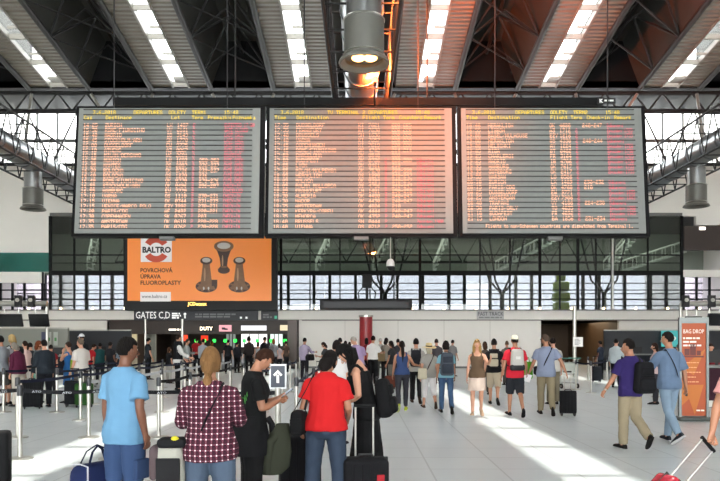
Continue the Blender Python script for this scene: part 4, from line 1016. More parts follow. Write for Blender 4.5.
def green_print(P):
    b = MB(); rnd = random.Random(3); g = mat('green_print_ink', '#3f9a34', .8)
    for i in range(46):
        z = 1.14+rnd.random()*.26; th = PI+ (rnd.random()-.5)*1.6
        c, ax, ay, up = P.spine(z); r = .105+.02
        p = (c+ax*math.sin(th)*-.145*1.14+ay*math.cos(th)*.132)*P.s
        b.ball(p, (.012+rnd.random()*.014, .004, .012+rnd.random()*.018), 6, 4)
    b.build('back_print', g, P.o, True)
green_print(F3)
F4 = ppl('person in a red t-shirt and dark jeans with short black hair', 326, 6.5, 357, H=1.575, face=-8, nod=24, yaw=-15, lean=9, sex='f', build=1.1, skin='m', hair='medium', hairc='#171110',
         top=('tee', '#c81f22', dict(hem=.90, sleeve=.34, inf=.024, flare=.03)), bottom=('jeans', '#333f50', dict(inf=.016)), armL=(4, 16, 34, 6), armR=(12, 12, 58, 20), legL=(4, 0, 6), legR=(-2, 0, 5), lod=0)
F5 = ppl('person in a black sleeveless dress leaning forward with long black hair', 366, 7.3, 352, H=1.68, face=80, nod=34, lean=18, sex='f', skin='l', hair='long', hairc='#0f0c0c',
         top=('tank', '#101012', dict(hem=.85, inf=.018, name='dress_top')), bottom=('dress', '#0e0e10', dict(hem=.12, fl=.08)), handL=(-.13, .24, 1.02), handR=(.1, .36, 1.02), lod=0)
F6 = person('person at the right edge of the photo pulling a red suitcase', 3.14, 5.65, 1.70, face=-70, sex='m', skin='m', hair='short', hairc='#2a1c14', top=('tee', '#c98d8c', dict(sleeve=.36)), bottom=('jeans', '#3b4a60'), handL=(-.19, -.27, .73), lod=0, grip=1.6, legL=(10, 4, 2), legR=(-12, 16, 2), footR=20)
# ---- walkers
M1 = ppl('person in a blue tank top and dark leggings, long dark ponytail', 402, 16.6, 342, H=1.66, face=0, sex='f', skin='m', hair='bun', hairc='#1c1310', extras=(tail_('#1c1310', .42),), top=('tank', '#34466e', dict(hem=.9, inf=.012, flare=.02, name='tank_top')), bottom=('leggings', '#35343a', dict(inf=.014)), shoe=('#b9c93a', '#dfe8a0'), lod=1, **walk(14, False) | {'armR': (10, 30, 70, -8)})
M2 = ppl('person in a pale grey shirt and black trousers walking left of the straw hat', 416, 18.8, 338, face=-5, hair='short', hairc='#14110f', top=('tee', '#b9b6b0'), bottom=('trousers', '#1d1d20'), shoe='#3a2d24', lod=1, **walk(18, True))
M3 = ppl('person in a straw hat, grey shirt and white capri trousers, walking away', 429, 17.3, 343, H=1.60, face=4, sex='f', build=1.08, skin='l', hair='bob', hairc='#c9bfa8', extras=(hat_('#d9c493'),), top=('tee', '#a09c96', dict(hem=.84, flare=.03)), bottom=('capri', '#e6e2e2', dict(inf=.02)), shoe='#4a3a30', lod=1, **walk(17, True))
M4 = ppl('person in jeans and black boots with curly dark hair and a large grey backpack', 446, 16.0, 343, H=1.62, face=0, sex='f', skin='m', hair='curly', hairc='#17110e', top=('tee', '#7fb0bf', dict(sleeve=.34)), bottom=('jeans', '#3f5878', dict(inf=.006)), shoe='#141313', lod=1, **walk(10, True))
M5 = ppl('person with long blond hair in a brown tank top and pale skirt, facing the camera', 477, 15.3, 341, H=1.66, face=172, sex='f', skin='l', hair='long', hairc='#b08a52', extras=(topglasses_,), top=('tank', '#6b5643', dict(hem=.86, inf=.016, flare=.02, name='tank_top')), bottom=('skirt', '#d9c4b6', dict(hem=.57, fl=.05)), shoe='#c9a98c', lod=1, **walk(8, False) | {'armL': (35, 20, 85, 10)})
M6 = ppl('person in a black shirt and beige shorts behind the blond walker', 494, 18.4, 338, face=-12, hair='short', hairc='#1b1512', top=('tee', '#1d1d20'), bottom=('shorts', '#cdbda6', dict(len=1.1, inf=.03)), shoe='#2b2725', lod=1, **walk(20, True))
M7 = ppl('person in a red shirt and black shorts with a square grey backpack and pale cap', 515, 15.3, 337, face=2, skin='m', hair='short', hairc='#1a1411', extras=(cap_('#e6dcc6', False),), top=('tee', '#cf2739', dict(hem=.82, sleeve=.36, inf=.022)), bottom=('shorts', '#26282e', dict(len=1.05, inf=.032)), shoe='#17171a', lod=1, **walk(9, True) | {'armL': (-4, 15, 12, 4), 'armR': (12, 16, 24, 2)})
M8 = ppl('person in a grey-blue t-shirt and khaki trousers pulling a small black suitcase', 546, 15.6, 336, face=-8, yaw=48, skin='m', hair='crop', hairc='#5a4a40', build=1.06, extras=(glasses_,), top=('tee', '#8a94ab', dict(hem=.82, sleeve=.36, inf=.022)), bottom=('trousers', '#8d8168', dict(inf=.018)), shoe='#201d1c', lod=1, **walk(10, True) | {'armL': (8, 18, 22, 2), 'armR': (-10, 30, 8, 8)})
M9 = ppl('person mostly hidden behind the man in the grey-blue t-shirt, head showing', 553, 18.5, 338, hair='short', hairc='#221a16', top=('tee', '#c9c4bc'), bottom=('trousers', '#7c7462'), lod=2)
M10 = ppl('person in a purple polo shirt and khaki trousers, hand raised to the mouth', 630, 10.7, 341, H=1.68, face=14, yaw=42, skin='m', hair='short', hairc='#17120f', extras=(watch_(-1),), top=('tee', '#30245c', dict(hem=.84, sleeve=.4, inf=.022, name='polo_shirt')), bottom=('trousers', '#9c8f76', dict(inf=.02, wide=.012)), shoe='#191614', lod=0,
          legL=(9, 6, -2), legR=(-10, 42, -4), footL=-4, footR=48, armL=(10, 22, 16, 2), handR=(.06, .2, 1.49), grip=1.0)
M11 = ppl('person in a blue denim shirt and light jeans walking beside the orange stand', 669, 11.4, 333, face=14, yaw=38, skin='m', hair='short', hairc='#17120f', top=('tee', denim('#667a94'), dict(hem=.84, sleeve=.46, inf=.022, name='denim_shirt')), bottom=('jeans', '#8398ab', dict(inf=.014)), shoe=('#20252c', '#d9d9d6'), lod=0,
          legL=(-12, 24, 0), legR=(11, 4, -1), footL=34, footR=-4, armL=(30, 22, 66, 8), armR=(-8, 15, 16, 2))
# ---- standing by the white wall
R1 = ppl('person with white hair in a lavender shirt stooping forward near the red pillar', 357, 20.5, 336, H=1.83, face=28, yaw=35, lean=14, nod=10, build=1.15, hair='thin', hairc='#b9b0a6', top=('shirt', '#a993b8', dict(hem=.74, sleeve=.36, inf=.03, flare=.03)), bottom=('trousers', '#8e7f98'), lod=1, armR=(18, 12, 40, 10))
R2 = ppl('person in a white shirt and black trousers standing beside the red pillar', 373, 26.5, 336, face=-25, hair='short', hairc='#14110f', skin='m', top=('shirt', '#e9e6e2', dict(sleeve=.42, hem=.92)), bottom=('trousers', '#111113', dict(inf=.03, wide=.03)), lod=1, armR=(30, 12, 60, 6))
ppl('person with dark hair and a red top half hidden behind the lavender shirt', 366.5, 29, 338, hair='bob', hairc='#191110', sex='f', top=('tee', '#7b2330'), bottom=('trousers', '#211f22'), lod=2)
ppl('person with silver hair at the white wall right of the white shirt', 380.5, 32, 338, hair='thin', hairc='#cfc9c0', top=('tee', '#b7b2ac'), bottom=('trousers', '#55524f'), lod=2)
R3 = ppl('person in a grey top and black trousers left of the blue tank top', 386, 28, 338, face=-30, sex='f', hair='medium', hairc='#17120f', top=('shirt', '#8f8a80', dict(sleeve=.9)), bottom=('trousers', '#1c1b1e', dict(wide=.02)), lod=1)
R4 = ppl('person in black facing left between the beige bag and the blue tank top', 391.5, 25.5, 341, face=60, sex='f', hair='medium', hairc='#1a1210', skin='m', top=('tee', '#2b2a2c'), bottom=('trousers', '#6f6a62'), lod=1)
ppl('person with dark hair just left of the backpacker beside the straw hat', 398, 30, 339, hair='short', hairc='#191310', top=('tee', '#38373c'), bottom=('trousers', '#2d2c30'), lod=2)
ppl('person with dark hair seen behind the straw hat', 436.5, 28, 339, hair='short', hairc='#14100e', top=('tee', '#4a484c'), bottom=('trousers', '#2a2a2d'), lod=2)
ppl('person in a grey shirt far off by the wall right of the curly hair', 452.5, 34, 340, face=-40, hair='short', hairc='#2b211c', top=('shirt', '#8c8a88', dict(sleeve=.5)), bottom=('trousers', '#3a3a3e'), lod=2)
ppl('person with brown hair behind the blond walker and the beige shorts', 485, 22, 342, hair='medium', hairc='#4a3324', top=('tee', '#5c5048'), bottom=('trousers', '#47413a'), lod=2)
ppl('person with a bald pate behind the gap between beige shorts and red shirt', 507, 27, 341, hair='thin', hairc='#6a5444', top=('tee', '#77726c'), bottom=('trousers', '#4d4a46'), lod=2)
W3 = ppl('person in a white t-shirt behind the stooping black dress', 336.5, 11.2, 341, H=1.66, face=-12, sex='f', hair='short', hairc='#1a1412', top=('tee', '#d8d4d2', dict(inf=.03)), bottom=('trousers', '#2b2b30'), lod=1)
ppl('person with dark hair behind the white t-shirt', 340, 26, 338, hair='short', hairc='#181312', top=('tee', '#3a3330'), bottom=('trousers', '#26252a'), lod=2)
ppl('person in a yellow shirt beyond the white t-shirt', 345.5, 29, 341, sex='f', hair='bob', hairc='#2a1c14', top=('tee', '#d8a21e', dict(inf=.03)), bottom=('trousers', '#34343a'), lod=2)
ppl('person in an orange top between the yellow and lavender shirts', 349.5, 31, 342, sex='f', hair='medium', hairc='#33221a', top=('tee', '#c5652c'), bottom=('trousers', '#34343a'), lod=2)
W1 = ppl('person in a pale lilac shirt at the left end of the white wall', 304.5, 29, 338, face=-30, hair='short', hairc='#15110f', top=('shirt', '#b3a9c2', dict(sleeve=.8)), bottom=('trousers', '#1f1e24'), lod=2, armR=(40, 8, 50, 0))
W2 = ppl('person in a dark grey t-shirt reading a phone in front of the white wall', 325, 26, 342, H=1.66, face=80, nod=22, sex='f', hair='medium', hairc='#2c1c14', top=('tee', '#3c4042'), bottom=('trousers', '#2a2a2e'), handL=(-.05, .32, 1.2), handR=(.06, .3, 1.18), lod=2)
# ---- check-in queue at left
Q = [('person in a grey t-shirt cut by the left edge of the photo, facing the counters', 1, 18.0, 336, dict(face=75, hair='short', hairc='#151110', skin='m', top=('tee', '#8d9298'), bottom=('shorts', '#57544f'), build=1.1)),
     ('person with pale blond hair in a white t-shirt wearing a dark backpack', 12.5, 18.6, 335, dict(face=70, hair='medium', hairc='#c9ab74', top=('tee', '#c3c6c9', dict(sleeve=.42)), bottom=('shorts', '#3c3a38'), build=1.05)),
     ('person with grey hair in a maroon jumper bending over the barrier belts', 18.5, 17.4, 344, dict(H=1.66, face=62, lean=14, nod=14, hair='bob', hairc='#8f877c', sex='f', top=('jumper', '#571f38', dict(sleeve=.95, name='jumper')), bottom=('trousers', '#cfc6b8'))),
     ('person in a pale pink top and white trousers with a dark ponytail', 25.5, 21, 341, dict(face=70, hair='ponytail', hairc='#2c1d15', sex='f', top=('tee', '#e3c3bb'), bottom=('trousers', '#ece5dc'))),
     ('person with dark hair behind the white trousers', 30.5, 23, 343, dict(face=60, hair='short', hairc='#1b1412', top=('tee', '#39393f'), bottom=('trousers', '#26262a'))),
     ('person with red-brown hair and mint green trousers', 38, 18.8, 341, dict(face=-50, hair='medium', hairc='#7b3f22', sex='f', top=('jacket', '#50585c', dict(sleeve=.95, name='jacket')), bottom=('trousers', '#86c4ac'))),
     ('person in a dark slate jacket beside the red-brown hair', 44.5, 18.2, 340, dict(face=50, hair='short', hairc='#1b1512', top=('jacket', '#262d35', dict(sleeve=.95, inf=.03, name='jacket')), bottom=('trousers', '#22242a'), build=1.1)),
     ('person in red partly hidden by the dark slate jacket', 51, 22, 345, dict(face=40, hair='short', hairc='#1b1512', top=('tee', '#8e1f28'), bottom=('trousers', '#2b2a2e'))),
     ('person in a blue sleeveless dress with one hand at the chin', 69, 19, 342, dict(face=78, hair='short', hairc='#33231a', sex='f', top=('tank', '#2f6cab', dict(name='dress_top')), bottom=('dress', '#2a5f99', dict(hem=.5)), handL=(-.05, .16, 1.44))),
     ('person with grey hair in a white polo shirt holding a lime green bag', 81, 18.8, 339, dict(face=66, yaw=10, hair='short', hairc='#77695a', top=('tee', '#d9d3cb', dict(sleeve=.42, inf=.03, name='polo_shirt')), bottom=('trousers', '#5a5650'), build=1.14)),
     ('person in a white cap behind the white polo shirt', 82, 25, 334, dict(face=60, hair='short', hairc='#3b2b20', extras=(cap_('#dfe0e2'),), top=('tee', '#23272b'), bottom=('trousers', '#23262b'))),
     ('person in a bright red t-shirt beyond the white polo shirt', 90, 25, 341, dict(H=1.6, face=-40, hair='crop', hairc='#2a1c15', top=('tee', '#c4232c', dict(inf=.03)), bottom=('trousers', '#2b2b2f'), lean=16)),
     ('person in a dark teal shirt at the dark counter', 100, 27.4, 343, dict(H=1.62, face=20, hair='crop', hairc='#16120f', skin='d', top=('tee', '#1f4b4c', dict(inf=.03)), bottom=('trousers', '#1d2226'))),
     ('person in black at the dark counter right of the teal shirt', 110, 27, 342, dict(face=-20, hair='short', hairc='#1d1613', skin='d', top=('tee', '#1b1b20'), bottom=('trousers', '#191a1f')))]
QP = {}
for i, (lb, x, Y, tp, k) in enumerate(Q):
    k.setdefault('shoe', '#232225'); QP[i] = ppl(lb, x, Y, tp, lod=1 if Y < 20 else 2, **k)
# ---- gate staff and passengers at the gates
def vest(P):
    b = MB()
    out = []
    for z, rx, ry, yo in ((.9, .17, .128, -.01), (1.0, .158, .118, -.004), (1.1, .145, .108, .004), (1.2, .15, .112, .006), (1.3, .165, .122, .004), (1.38, .15, .1, 0), (1.43, .11, .078, -.01)):
        c, ax, ay, up = P.spine(z); out.append([q*P.s for q in ell(c+ay*yo, ax, ay, rx+.028, ry+.026, 20)])
    b.loft(out); b.build('waistcoat', cloth('#17181c'), P.o, True)
G = [('officer in a white shirt and black waistcoat facing right beside the queue posts', 178, 24, 335, dict(face=-65, hair='crop', hairc='#2a1d16', top=('shirt', '#dcdad6', dict(sleeve=.9)), bottom=('trousers', '#131418'), extras=(vest,), armR=(26, 10, 36, 0), armL=(18, 10, 30, 0))),
     ('person in a dark vest and pale blue sleeves left of the gate hall', 124, 29, 337, dict(face=30, hair='short', hairc='#1d1613', top=('shirt', '#8b9aa8', dict(sleeve=.9)), bottom=('trousers', '#17191d'), extras=(vest,))),
     ('person with black hair by the grey wall, half hidden by the blue t-shirt', 148, 31, 338, dict(face=-50, hair='short', hairc='#15110f', top=('tee', '#2e3136'), bottom=('trousers', '#1c1d21'))),
     ('person in a pale grey jumper behind the officer in the waistcoat', 187, 30, 339, dict(face=-70, hair='short', hairc='#4b3a2c', top=('jumper', '#a4a8a6', dict(sleeve=.95, name='jumper')), bottom=('trousers', '#1d1d21'), handL=(-.05, .36, 1.15))),
     ('person in a dark red shirt deep in the gate hall', 196.5, 40, 338, dict(face=0, hair='short', hairc='#2b1d15', top=('tee', '#a52126', dict(inf=.03)), bottom=('trousers', '#1d1d21'))),
     ('person in a light grey shirt with its back to us at the glowing signs', 203, 33, 339, dict(face=-30, hair='short', hairc='#2b1d15', top=('shirt', '#b3b8c0', dict(sleeve=.9)), bottom=('trousers', '#23242a'), build=1.15)),
     ('person with orange-brown hair left of the blond ponytail', 212, 35, 341, dict(face=20, sex='f', hair='medium', hairc='#7b4a26', top=('tee', '#8a6a56'), bottom=('trousers', '#2d2926'))),
     ('person in black seated height left of the officer', 169, 28, 348, dict(H=1.45, face=-40, hair='bob', hairc='#4b2e1c', sex='f', top=('tee', '#1c1c20'), bottom=('trousers', '#bab5ae'))),
     ('person in dark clothes under the pink screen', 228, 37, 340, dict(hair='short', hairc='#17120f', top=('tee', '#26262b'), bottom=('trousers', '#1b1b20'))),
     ('person in charcoal with a pale bag strap before the bright gate window', 237, 38, 342, dict(face=-20, hair='short', hairc='#1b1512', top=('jacket', '#2f3038', dict(sleeve=.9, name='jacket')), bottom=('trousers', '#1b1b20'))),
     ('person with tousled dark hair in front of the bright gate window', 249, 37, 337, dict(face=30, hair='curly', hairc='#1d1613', top=('jacket', '#35302f', dict(sleeve=.9, name='jacket')), bottom=('trousers', '#1c1c1f'))),
     ('person in a white vest top at the bright gate window', 258, 39, 342, dict(face=0, sex='f', hair='medium', hairc='#2b1d15', top=('tank', '#d6d6d8'), bottom=('trousers', '#2b2b30'))),
     ('person in a dark suit with white collar at the bright gate window', 264.5, 35, 337, dict(face=-40, hair='short', hairc='#2b211b', top=('jacket', '#1f1c1f', dict(sleeve=.95, inf=.03, name='jacket')), bottom=('trousers', '#18181b'))),
     ('person in a grey top with auburn hair right of the dark suit', 273.5, 36, 339, dict(face=10, sex='f', hair='medium', hairc='#7a4426', top=('tee', '#85868a', dict(inf=.03)), bottom=('trousers', '#26262b'))),
     ('person in a pale pink top next to the auburn hair', 279, 37, 344, dict(H=1.58, face=-20, sex='f', hair='bob', hairc='#2d1e17', top=('tee', '#b7a6a8'), bottom=('trousers', '#26262b'))),
     ('person in brown beside the brown gate pillar', 286, 39, 341, dict(face=50, hair='short', hairc='#1d1613', top=('tee', '#4d3c34'), bottom=('trousers', '#26262b'))),
     ('person in a white shirt and dark trousers beyond the right hand posts', 616, 25.6, 339, dict(face=-30, hair='short', hairc='#15110f', top=('shirt', '#b9c2c6', dict(sleeve=.9)), bottom=('trousers', '#16171b'), armR=(30, 10, 40, 0))),
     ('person in dark blue at the black exit beyond the posts', 600.5, 31, 341, dict(face=40, hair='short', hairc='#15110f', skin='d', top=('tee', '#262c3a'), bottom=('trousers', '#17181c'))),
     ('person in a pale pink top half hidden left of the denim shirt', 655.5, 18.5, 343, dict(face=60, sex='f', hair='medium', hairc='#2d1c14', top=('tee', '#cdb3b0'), bottom=('trousers', '#34343a'))),
     ('person in a red uniform behind the orange stand', 711, 19.5, 344, dict(H=1.6, face=150, hair='short', hairc='#2a1b14', sex='f', top=('jacket', '#7d1f2b', dict(sleeve=.95, name='jacket')), bottom=('trousers', '#1d1d22'))),
     ('person in dark clothes seen between the pillar and the orange stand', 679, 22, 344, dict(H=1.58, hair='short', hairc='#1a1411', top=('tee', '#2c2b30'), bottom=('trousers', '#26262a')))]
for i, (lb, x, Y, tp, k) in enumerate(G): ppl(lb if lb.startswith('person') else lb.replace('officer', 'person', 1), x, Y, tp, lod=2, **k)
finish_jobs()

# ---------------------------------------------------------------- what they carry
backpack(M2, 'dark backpack with black straps on the pale grey shirt', '#26262b', z=1.22)
backpack(M4, 'large grey and blue hiking backpack on the curly-haired walker', '#4d545e', '#343a44', (.34, .2, .56), 1.2)
backpack(M6, 'black backpack with a pale cloth on the beige-shorts walker', '#18181b', '#c9bda6', (.3, .17, .45), 1.22)
t = backpack(M7, 'square pale grey backpack with a dark base on the red shirt', '#b9b6b0', '#26272a', (.31, .15, .46), 1.22, pocket=False)
MB().rbox((0, -.004, -.17), (.315, .16, .13), .04, 3).build('base_panel', cloth('#2a2b2e'), t, True); MB().rbox((0, -.076, .04), (.1, .01, .06), .005, 2).build('badge', cloth('#d8d6d2'), t, True)
backpack(M10, 'black backpack hanging from one shoulder of the purple polo shirt', '#141418', None, (.34, .19, .5), 1.14, side=.1, straps=1)
backpack(QP[1], 'dark backpack on the pale blond person in the queue', '#1e2024', None, (.28, .16, .42), 1.25)
b5 = backpack(F5, 'lumpy black backpack on the leaning person in the black dress', '#121214', None, (.3, .18, .42), 1.06, straps=1)
t = shoulder_bag(F4, 'black shoulder bag under the left arm of the red t-shirt', '#131315', (-.27, -.06, .98), (.15, .32, .26), strap_from=(-.13, -.0, 1.47), soft=.05)
t = shoulder_bag(F2, 'pale grey and black rucksack slung low at the left hip of the plaid shirt', '#b4b3a8', (-.31, -.06, .80), (.24, .2, .36), nm='rucksack', cross=1, soft=.06, strapc='#17171a', pocketc='#222224')
MB().rbox((-.1, .0, .02), (.09, .15, .26), .04, 3).build('side_pocket', cloth('#5d4f52'), t, True); MB().rbox((.02, -.03, .17), (.2, .17, .07), .03, 3).build('lid', cloth('#1d1d20'), t, True); MB().ball((.05, -.09, .2), (.03, .02, .025), 10, 6).build('yellow_tag', cloth('#d8cf3a'), t, True)
t = shoulder_bag(M3, 'cream shoulder bag beside the white capri trousers', '#d6cbb2', (-.2, -.14, .95), (.26, .1, .3), cross=1, strapc='#3a2f28')
t = shoulder_bag(M8, 'small black bag worn across the grey-blue t-shirt', '#1b1b1e', (-.2, .1, .95), (.12, .16, .2), cross=1)
t = shoulder_bag(M11, 'small dark bag worn across the denim shirt', '#222226', (.21, .12, .92), (.1, .18, .2), cross=-1)
t = shoulder_bag(R3, 'beige tote bag on the grey top near the white wall', '#a08a68', (-.12, -.17, 1.05), (.34, .1, .4), strap_from=(-.14, -.06, 1.46), nm='tote_bag')
t = shoulder_bag(W1, 'black holdall at the back of the pale lilac shirt', '#17171a', (.28, -.02, .98), (.2, .42, .26), strap_from=(.15, 0, 1.44), nm='holdall')
t = shoulder_bag(QP[9], 'lime green bag held before the white polo shirt', '#8fb82c', (.0, .26, 1.06), (.24, .08, .3), strap_from=(.0, .25, 1.3), nm='carrier_bag', strapc='#7aa524')
def held(P, sd, d=(0, 0, -.09)):                    # palm of a hand, in the hall
    sh, el, wr = P.arms[sd]; f = (wr-el).normalized(); return P.o.matrix_basis @ (wr+f*.1*P.s+V(d))
# duffel at the left hand of the blue t-shirt
h = held(F1, -1, (0, 0, 0)); t = thing('duffel_bag', 'navy duffel bag with white piping hanging beside the navy cargo shorts', 'bag', (h.x-.09, h.y-.02, h.z-.46), 1.0)
MB().rbox((0, 0, .15), (.46, .26, .3), .1, 4).build('bag_body', cloth('#1d2850'), t, True)
for q in (-1, 1): MB().tube([(q*.2, -.138, .02), (q*.2, -.142, .15), (q*.17, -.1, .29), (q*.17, 0, .305), (q*.17, .1, .29)], .007, 6).build('piping', cloth('#c9cbd2'), t, True)
for q in (-1, 1): MB().tube([(-.13, q*.06, .29), (-.08, q*.04, .4), (0, q*.01, .45), (.08, q*.04, .4), (.13, q*.06, .29)], .012, 8, 0, .5).build('handle', cloth('#1a2038'), t, True)
# phone in the hands of the black t-shirt
p = (held(F3, 1, (0, 0, .02))+held(F3, -1, (0, 0, .02)))/2; t = thing('phone', 'dark phone held by the person in the black t-shirt', 'phone', p, R_(-72)); t.rotation_euler = (R_(35), 0, R_(-72))
MB().rbox((0, .01, 0), (.075, .15, .009), .004, 2).build('case', BLACK, t, True); MB().bb((-.033, -.058, .0045), (.033, .078, .0055)).build('display', glow('phone_screen', '#b9c6d0', .5), t)
p = held(M11, 1, (0, 0, 0)); t = thing('phone', 'black phone in the right hand of the denim shirt', 'phone', p); MB().rbox((0, 0, 0), (.012, .07, .14), .004, 2).build('case', BLACK, t, True); MB().bb((.006, -.03, -.06), (.0068, .03, .06)).build('display', mat('dark_display', '#23262b', .1), t)
p = held(M4, -1, (0, 0, 0)); t = thing('phone', 'dark phone in the left hand of the curly-haired walker', 'phone', p); MB().rbox((0, 0, 0), (.012, .07, .14), .004, 2).build('case', BLACK, t, True); MB().bb((-.0068, -.03, -.06), (-.006, .03, .06)).build('display', MATS['dark_display'], t)
p = held(M8, -1, (0, 0, -.06)); o = MB().rbox((0, 0, 0), (.13, .006, .18), .002, 2).build('paper_sheet', mat('paper_white', '#e6e4e2', .6), None); o.location = p; o.rotation_euler = (.2, .3, .2); tag(o, 'white paper in the left hand of the grey-blue t-shirt', 'paper')
p = held(M7, 1, (0, 0, -.05)); o = MB().rbox((0, 0, 0), (.11, .006, .15), .002, 2).build('paper_sheet', mat('paper_white', '#e6e4e2', .6), None); o.location = p; o.rotation_euler = (.1, -.3, -.2); tag(o, 'white paper in the right hand of the red shirt with shorts', 'paper')
p = held(M7, 1, (.1, .25, .0)); t = thing('carrier_bag', 'bright green bag between the red shirt and the grey-blue t-shirt', 'bag', (p.x, p.y+.2, p.z-.1)); MB().rbox((0, 0, .2), (.3, .12, .4), .05, 3).build('bag_body', cloth('#5fae2e'), t, True)
MB().tube([(-.08, 0, .39), (-.05, 0, .5), (.05, 0, .5), (.08, 0, .39)], .008, 6).build('handle', cloth('#4c8f24'), t, True)
# olive jacket hung from the black shoulder bag
t = thing('jacket', 'olive green jacket hanging down from the black shoulder bag', 'jacket', (F4.o.location.x-.44, F4.o.location.y-.08, .42), .3)
b = MB(); b.loft([ell(V((.0+dx, 0, z)), V((1, 0, 0)), V((0, 1, 0)), rx, ry, 16) for z, rx, ry, dx in ((0, .09, .05, -.05), (.06, .15, .08, -.04), (.2, .15, .085, -.02), (.34, .11, .07, .01), (.46, .06, .05, .05))]); b.build('cloth_body', cloth('#3a3d31'), t, True)
MB().tube([(.06, .02, .42), (-.08, -.06, .3), (-.11, -.07, .12), (-.1, -.06, .03)], [.04, .045, .04, .03], 10).build('sleeve', cloth('#3a3d31'), t, True)
# suitcases
suitcase('black suitcase with raised steel handle in front of the black dress', .05, 6.5, .1, (.42, .25, .5), '#151518', handle=.47, accent='#a3262e')
suitcase('black suitcase cut by the left edge of the photo', -4.05, 7.6, .3, (.46, .28, .6), '#1a1a1c', handle=0)
suitcase('small black trolley case pulled behind the grey-blue t-shirt', at(568, 416)[0], at(568, 416)[1], -.15, (.36, .22, .5), '#151517', handle=.42)
rs = suitcase('red ribbed suitcase tilted on its wheels at the lower right corner', 2.22, 5.5, R_(90), (.36, .24, .52), '#8d1522', handle=.46, shellm=mat('red_gloss_shell', '#97172a', .25))
rs.rotation_euler = (0, R_(46), R_(14)); rs.location = (2.17, 5.52, .06)
suitcase('red suitcase behind the belts beside the dark grey t-shirt', at(319, Y=25)[0], 25, .2, (.36, .24, .6), '#b9342e', handle=.3)
suitcase('black suitcase standing among the queue beside the mint green trousers', at(32, Y=17.2)[0], 17.2, .4, (.44, .28, .66), '#16171a', handle=.3)
suitcase('dark suitcase under the lime green bag', at(74, Y=17.8)[0], 17.8, .2, (.44, .28, .6), '#1b1d21', handle=.3)
suitcase('dark green suitcase at the feet of the white polo shirt', at(84, Y=17.6)[0], 17.6, -.2, (.4, .26, .55), '#2c5424', handle=.3)
suitcase('black suitcase half hidden behind the red t-shirt', -.62, 7.2, .2, (.42, .28, .62), '#141417', handle=0)
suitcase('patterned red and brown suitcase at the feet of the black-clad person by the wall', at(390, Y=24.5)[0], 24.5, .3, (.34, .24, .42), '#6e3a2c', handle=.0)
suitcase('dark suitcase near the right posts by the black exit', at(596, Y=29)[0], 29, 0, (.4, .26, .6), '#23252b', handle=.4)
# ================================================================= queue posts and belts
NAVY = cloth('#20263c'); PALE = cloth('#c9ccd2'); BLK = cloth('#16171b')
def post(X, Y, label, to=None, belt=NAVY, txt=None, group=None):
    t = thing('queue_post', label, 'barrier post', (X, Y, 0), 0, group)
    MB().lathe((0, 0, 0), [(.175, 0), (.175, .012), (.15, .022), (.04, .03)], 24).build('base', STEEL, t, True)
    MB().lathe((0, 0, .02), [(.032, 0), (.032, .9)], 16).build('pole', STEEL, t, True)
    MB().lathe((0, 0, .88), [(.036, 0), (.04, .01), (.04, .13), (.034, .15), (.0, .155)], 16).build('belt_head', mat('belt_head_dark', '#3a3b3e', .4, .3), t, True)
    if to:
        d = V((to[0]-X, to[1]-Y, 0)); L = d.length; a = math.atan2(d.y, d.x); n = 6
        vs = []
        R = M.Rotation(a, 4, 'Z')
        for i in range(n+1):
            x = .04+(L-.08)*i/n; sag = -.03*math.sin(PI*i/n)
            for yy, zz in ((-.002, .93), (.002, .93), (.002, .985), (-.002, .985)): vs.append(R @ V((x, yy, zz+sag)))
        b = MB().loft([vs[i*4:i*4+4] for i in range(n+1)]); o = b.build('belt', belt, t)
        if txt:
            k = max(2, int(L/.42))
            for i in range(k):
                c = R @ V((L*(i+.4)/k, -.006, .94-.03*math.sin(PI*(i+.5)/k)))
                sign_text(txt, c, .042, PALE, o, width=.13, rz=a)
    return t
LY = [12.0, 14.2, 16.4, 18.6, 20.8, 23.0, 25.2]
start = {0: 0, 1: 1, 2: 0, 3: 0, 4: 0, 5: 2, 6: 2, 7: 3}
for li, X in enumerate(LX):
    for yi, Y in enumerate(LY):
        if yi < start[li]: continue
        if li == 4 and yi == 1: Y = 14.7
        if li == 7 and yi > 5: continue
        nx = LY[yi+1] if yi+1 < len(LY) else None
        if li == 4 and yi == 0: nx = 14.7
        colr = PALE if li == 3 else (BLK if li == 2 else NAVY)
        j = yi-start[li]
        which = 'nearest to front' if j == 0 else NTH[j]+' from front'
        line = 'on the lane line of the arrow sign' if li == 0 else 'on the %s lane line left of the arrow sign' % NTH[li-1]
        post(X, Y, 'steel queue post, %s %s' % (which, line), (X, nx) if nx else None, colr, None, 'queue posts of the lane maze')
fr = [20, 111, 210]
for i, px in enumerate(fr):
    X = (px-360)/FPX*9.8; nxt = ((fr[i+1]-360)/FPX*9.8, 9.8) if i < 2 else (-1.09, 9.3)
    post(X, 9.8, ['large steel queue post nearest the camera at far left, with lettered black belt', 'large queue post behind the light blue t-shirt, with lettered black belt', 'large queue post behind the plaid shirt, with lettered black belt'][i], nxt, BLK, 'ATO', 'front row of queue posts')
post(-6.3, 9.8, 'large queue post just outside the left edge, holding the front black belt', ((20-360)/FPX*9.8, 9.8), BLK, 'ATO', 'front row of queue posts')
RP = [(576, 24.2), (591, 22.7), (588, 30), (607, 30.5), (611, 27.6), (657, 21)]
RL = ['slim queue post beside the steel column with the notice', 'nearest queue post right of the luggage trolley', 'far queue post behind the nearest one right of the trolley', 'far queue post in front of the white-shirted staff', 'queue post left of the purple polo shirt', 'queue post behind the denim shirt']
RT = [None, 0, 1, 4, 1, 4]
xy = [((a-360)/FPX*b, b) for a, b in RP]
for i, (a, b) in enumerate(xy): post(a, b, RL[i], xy[RT[i]] if RT[i] is not None else None, NAVY, None, 'queue posts on the right')
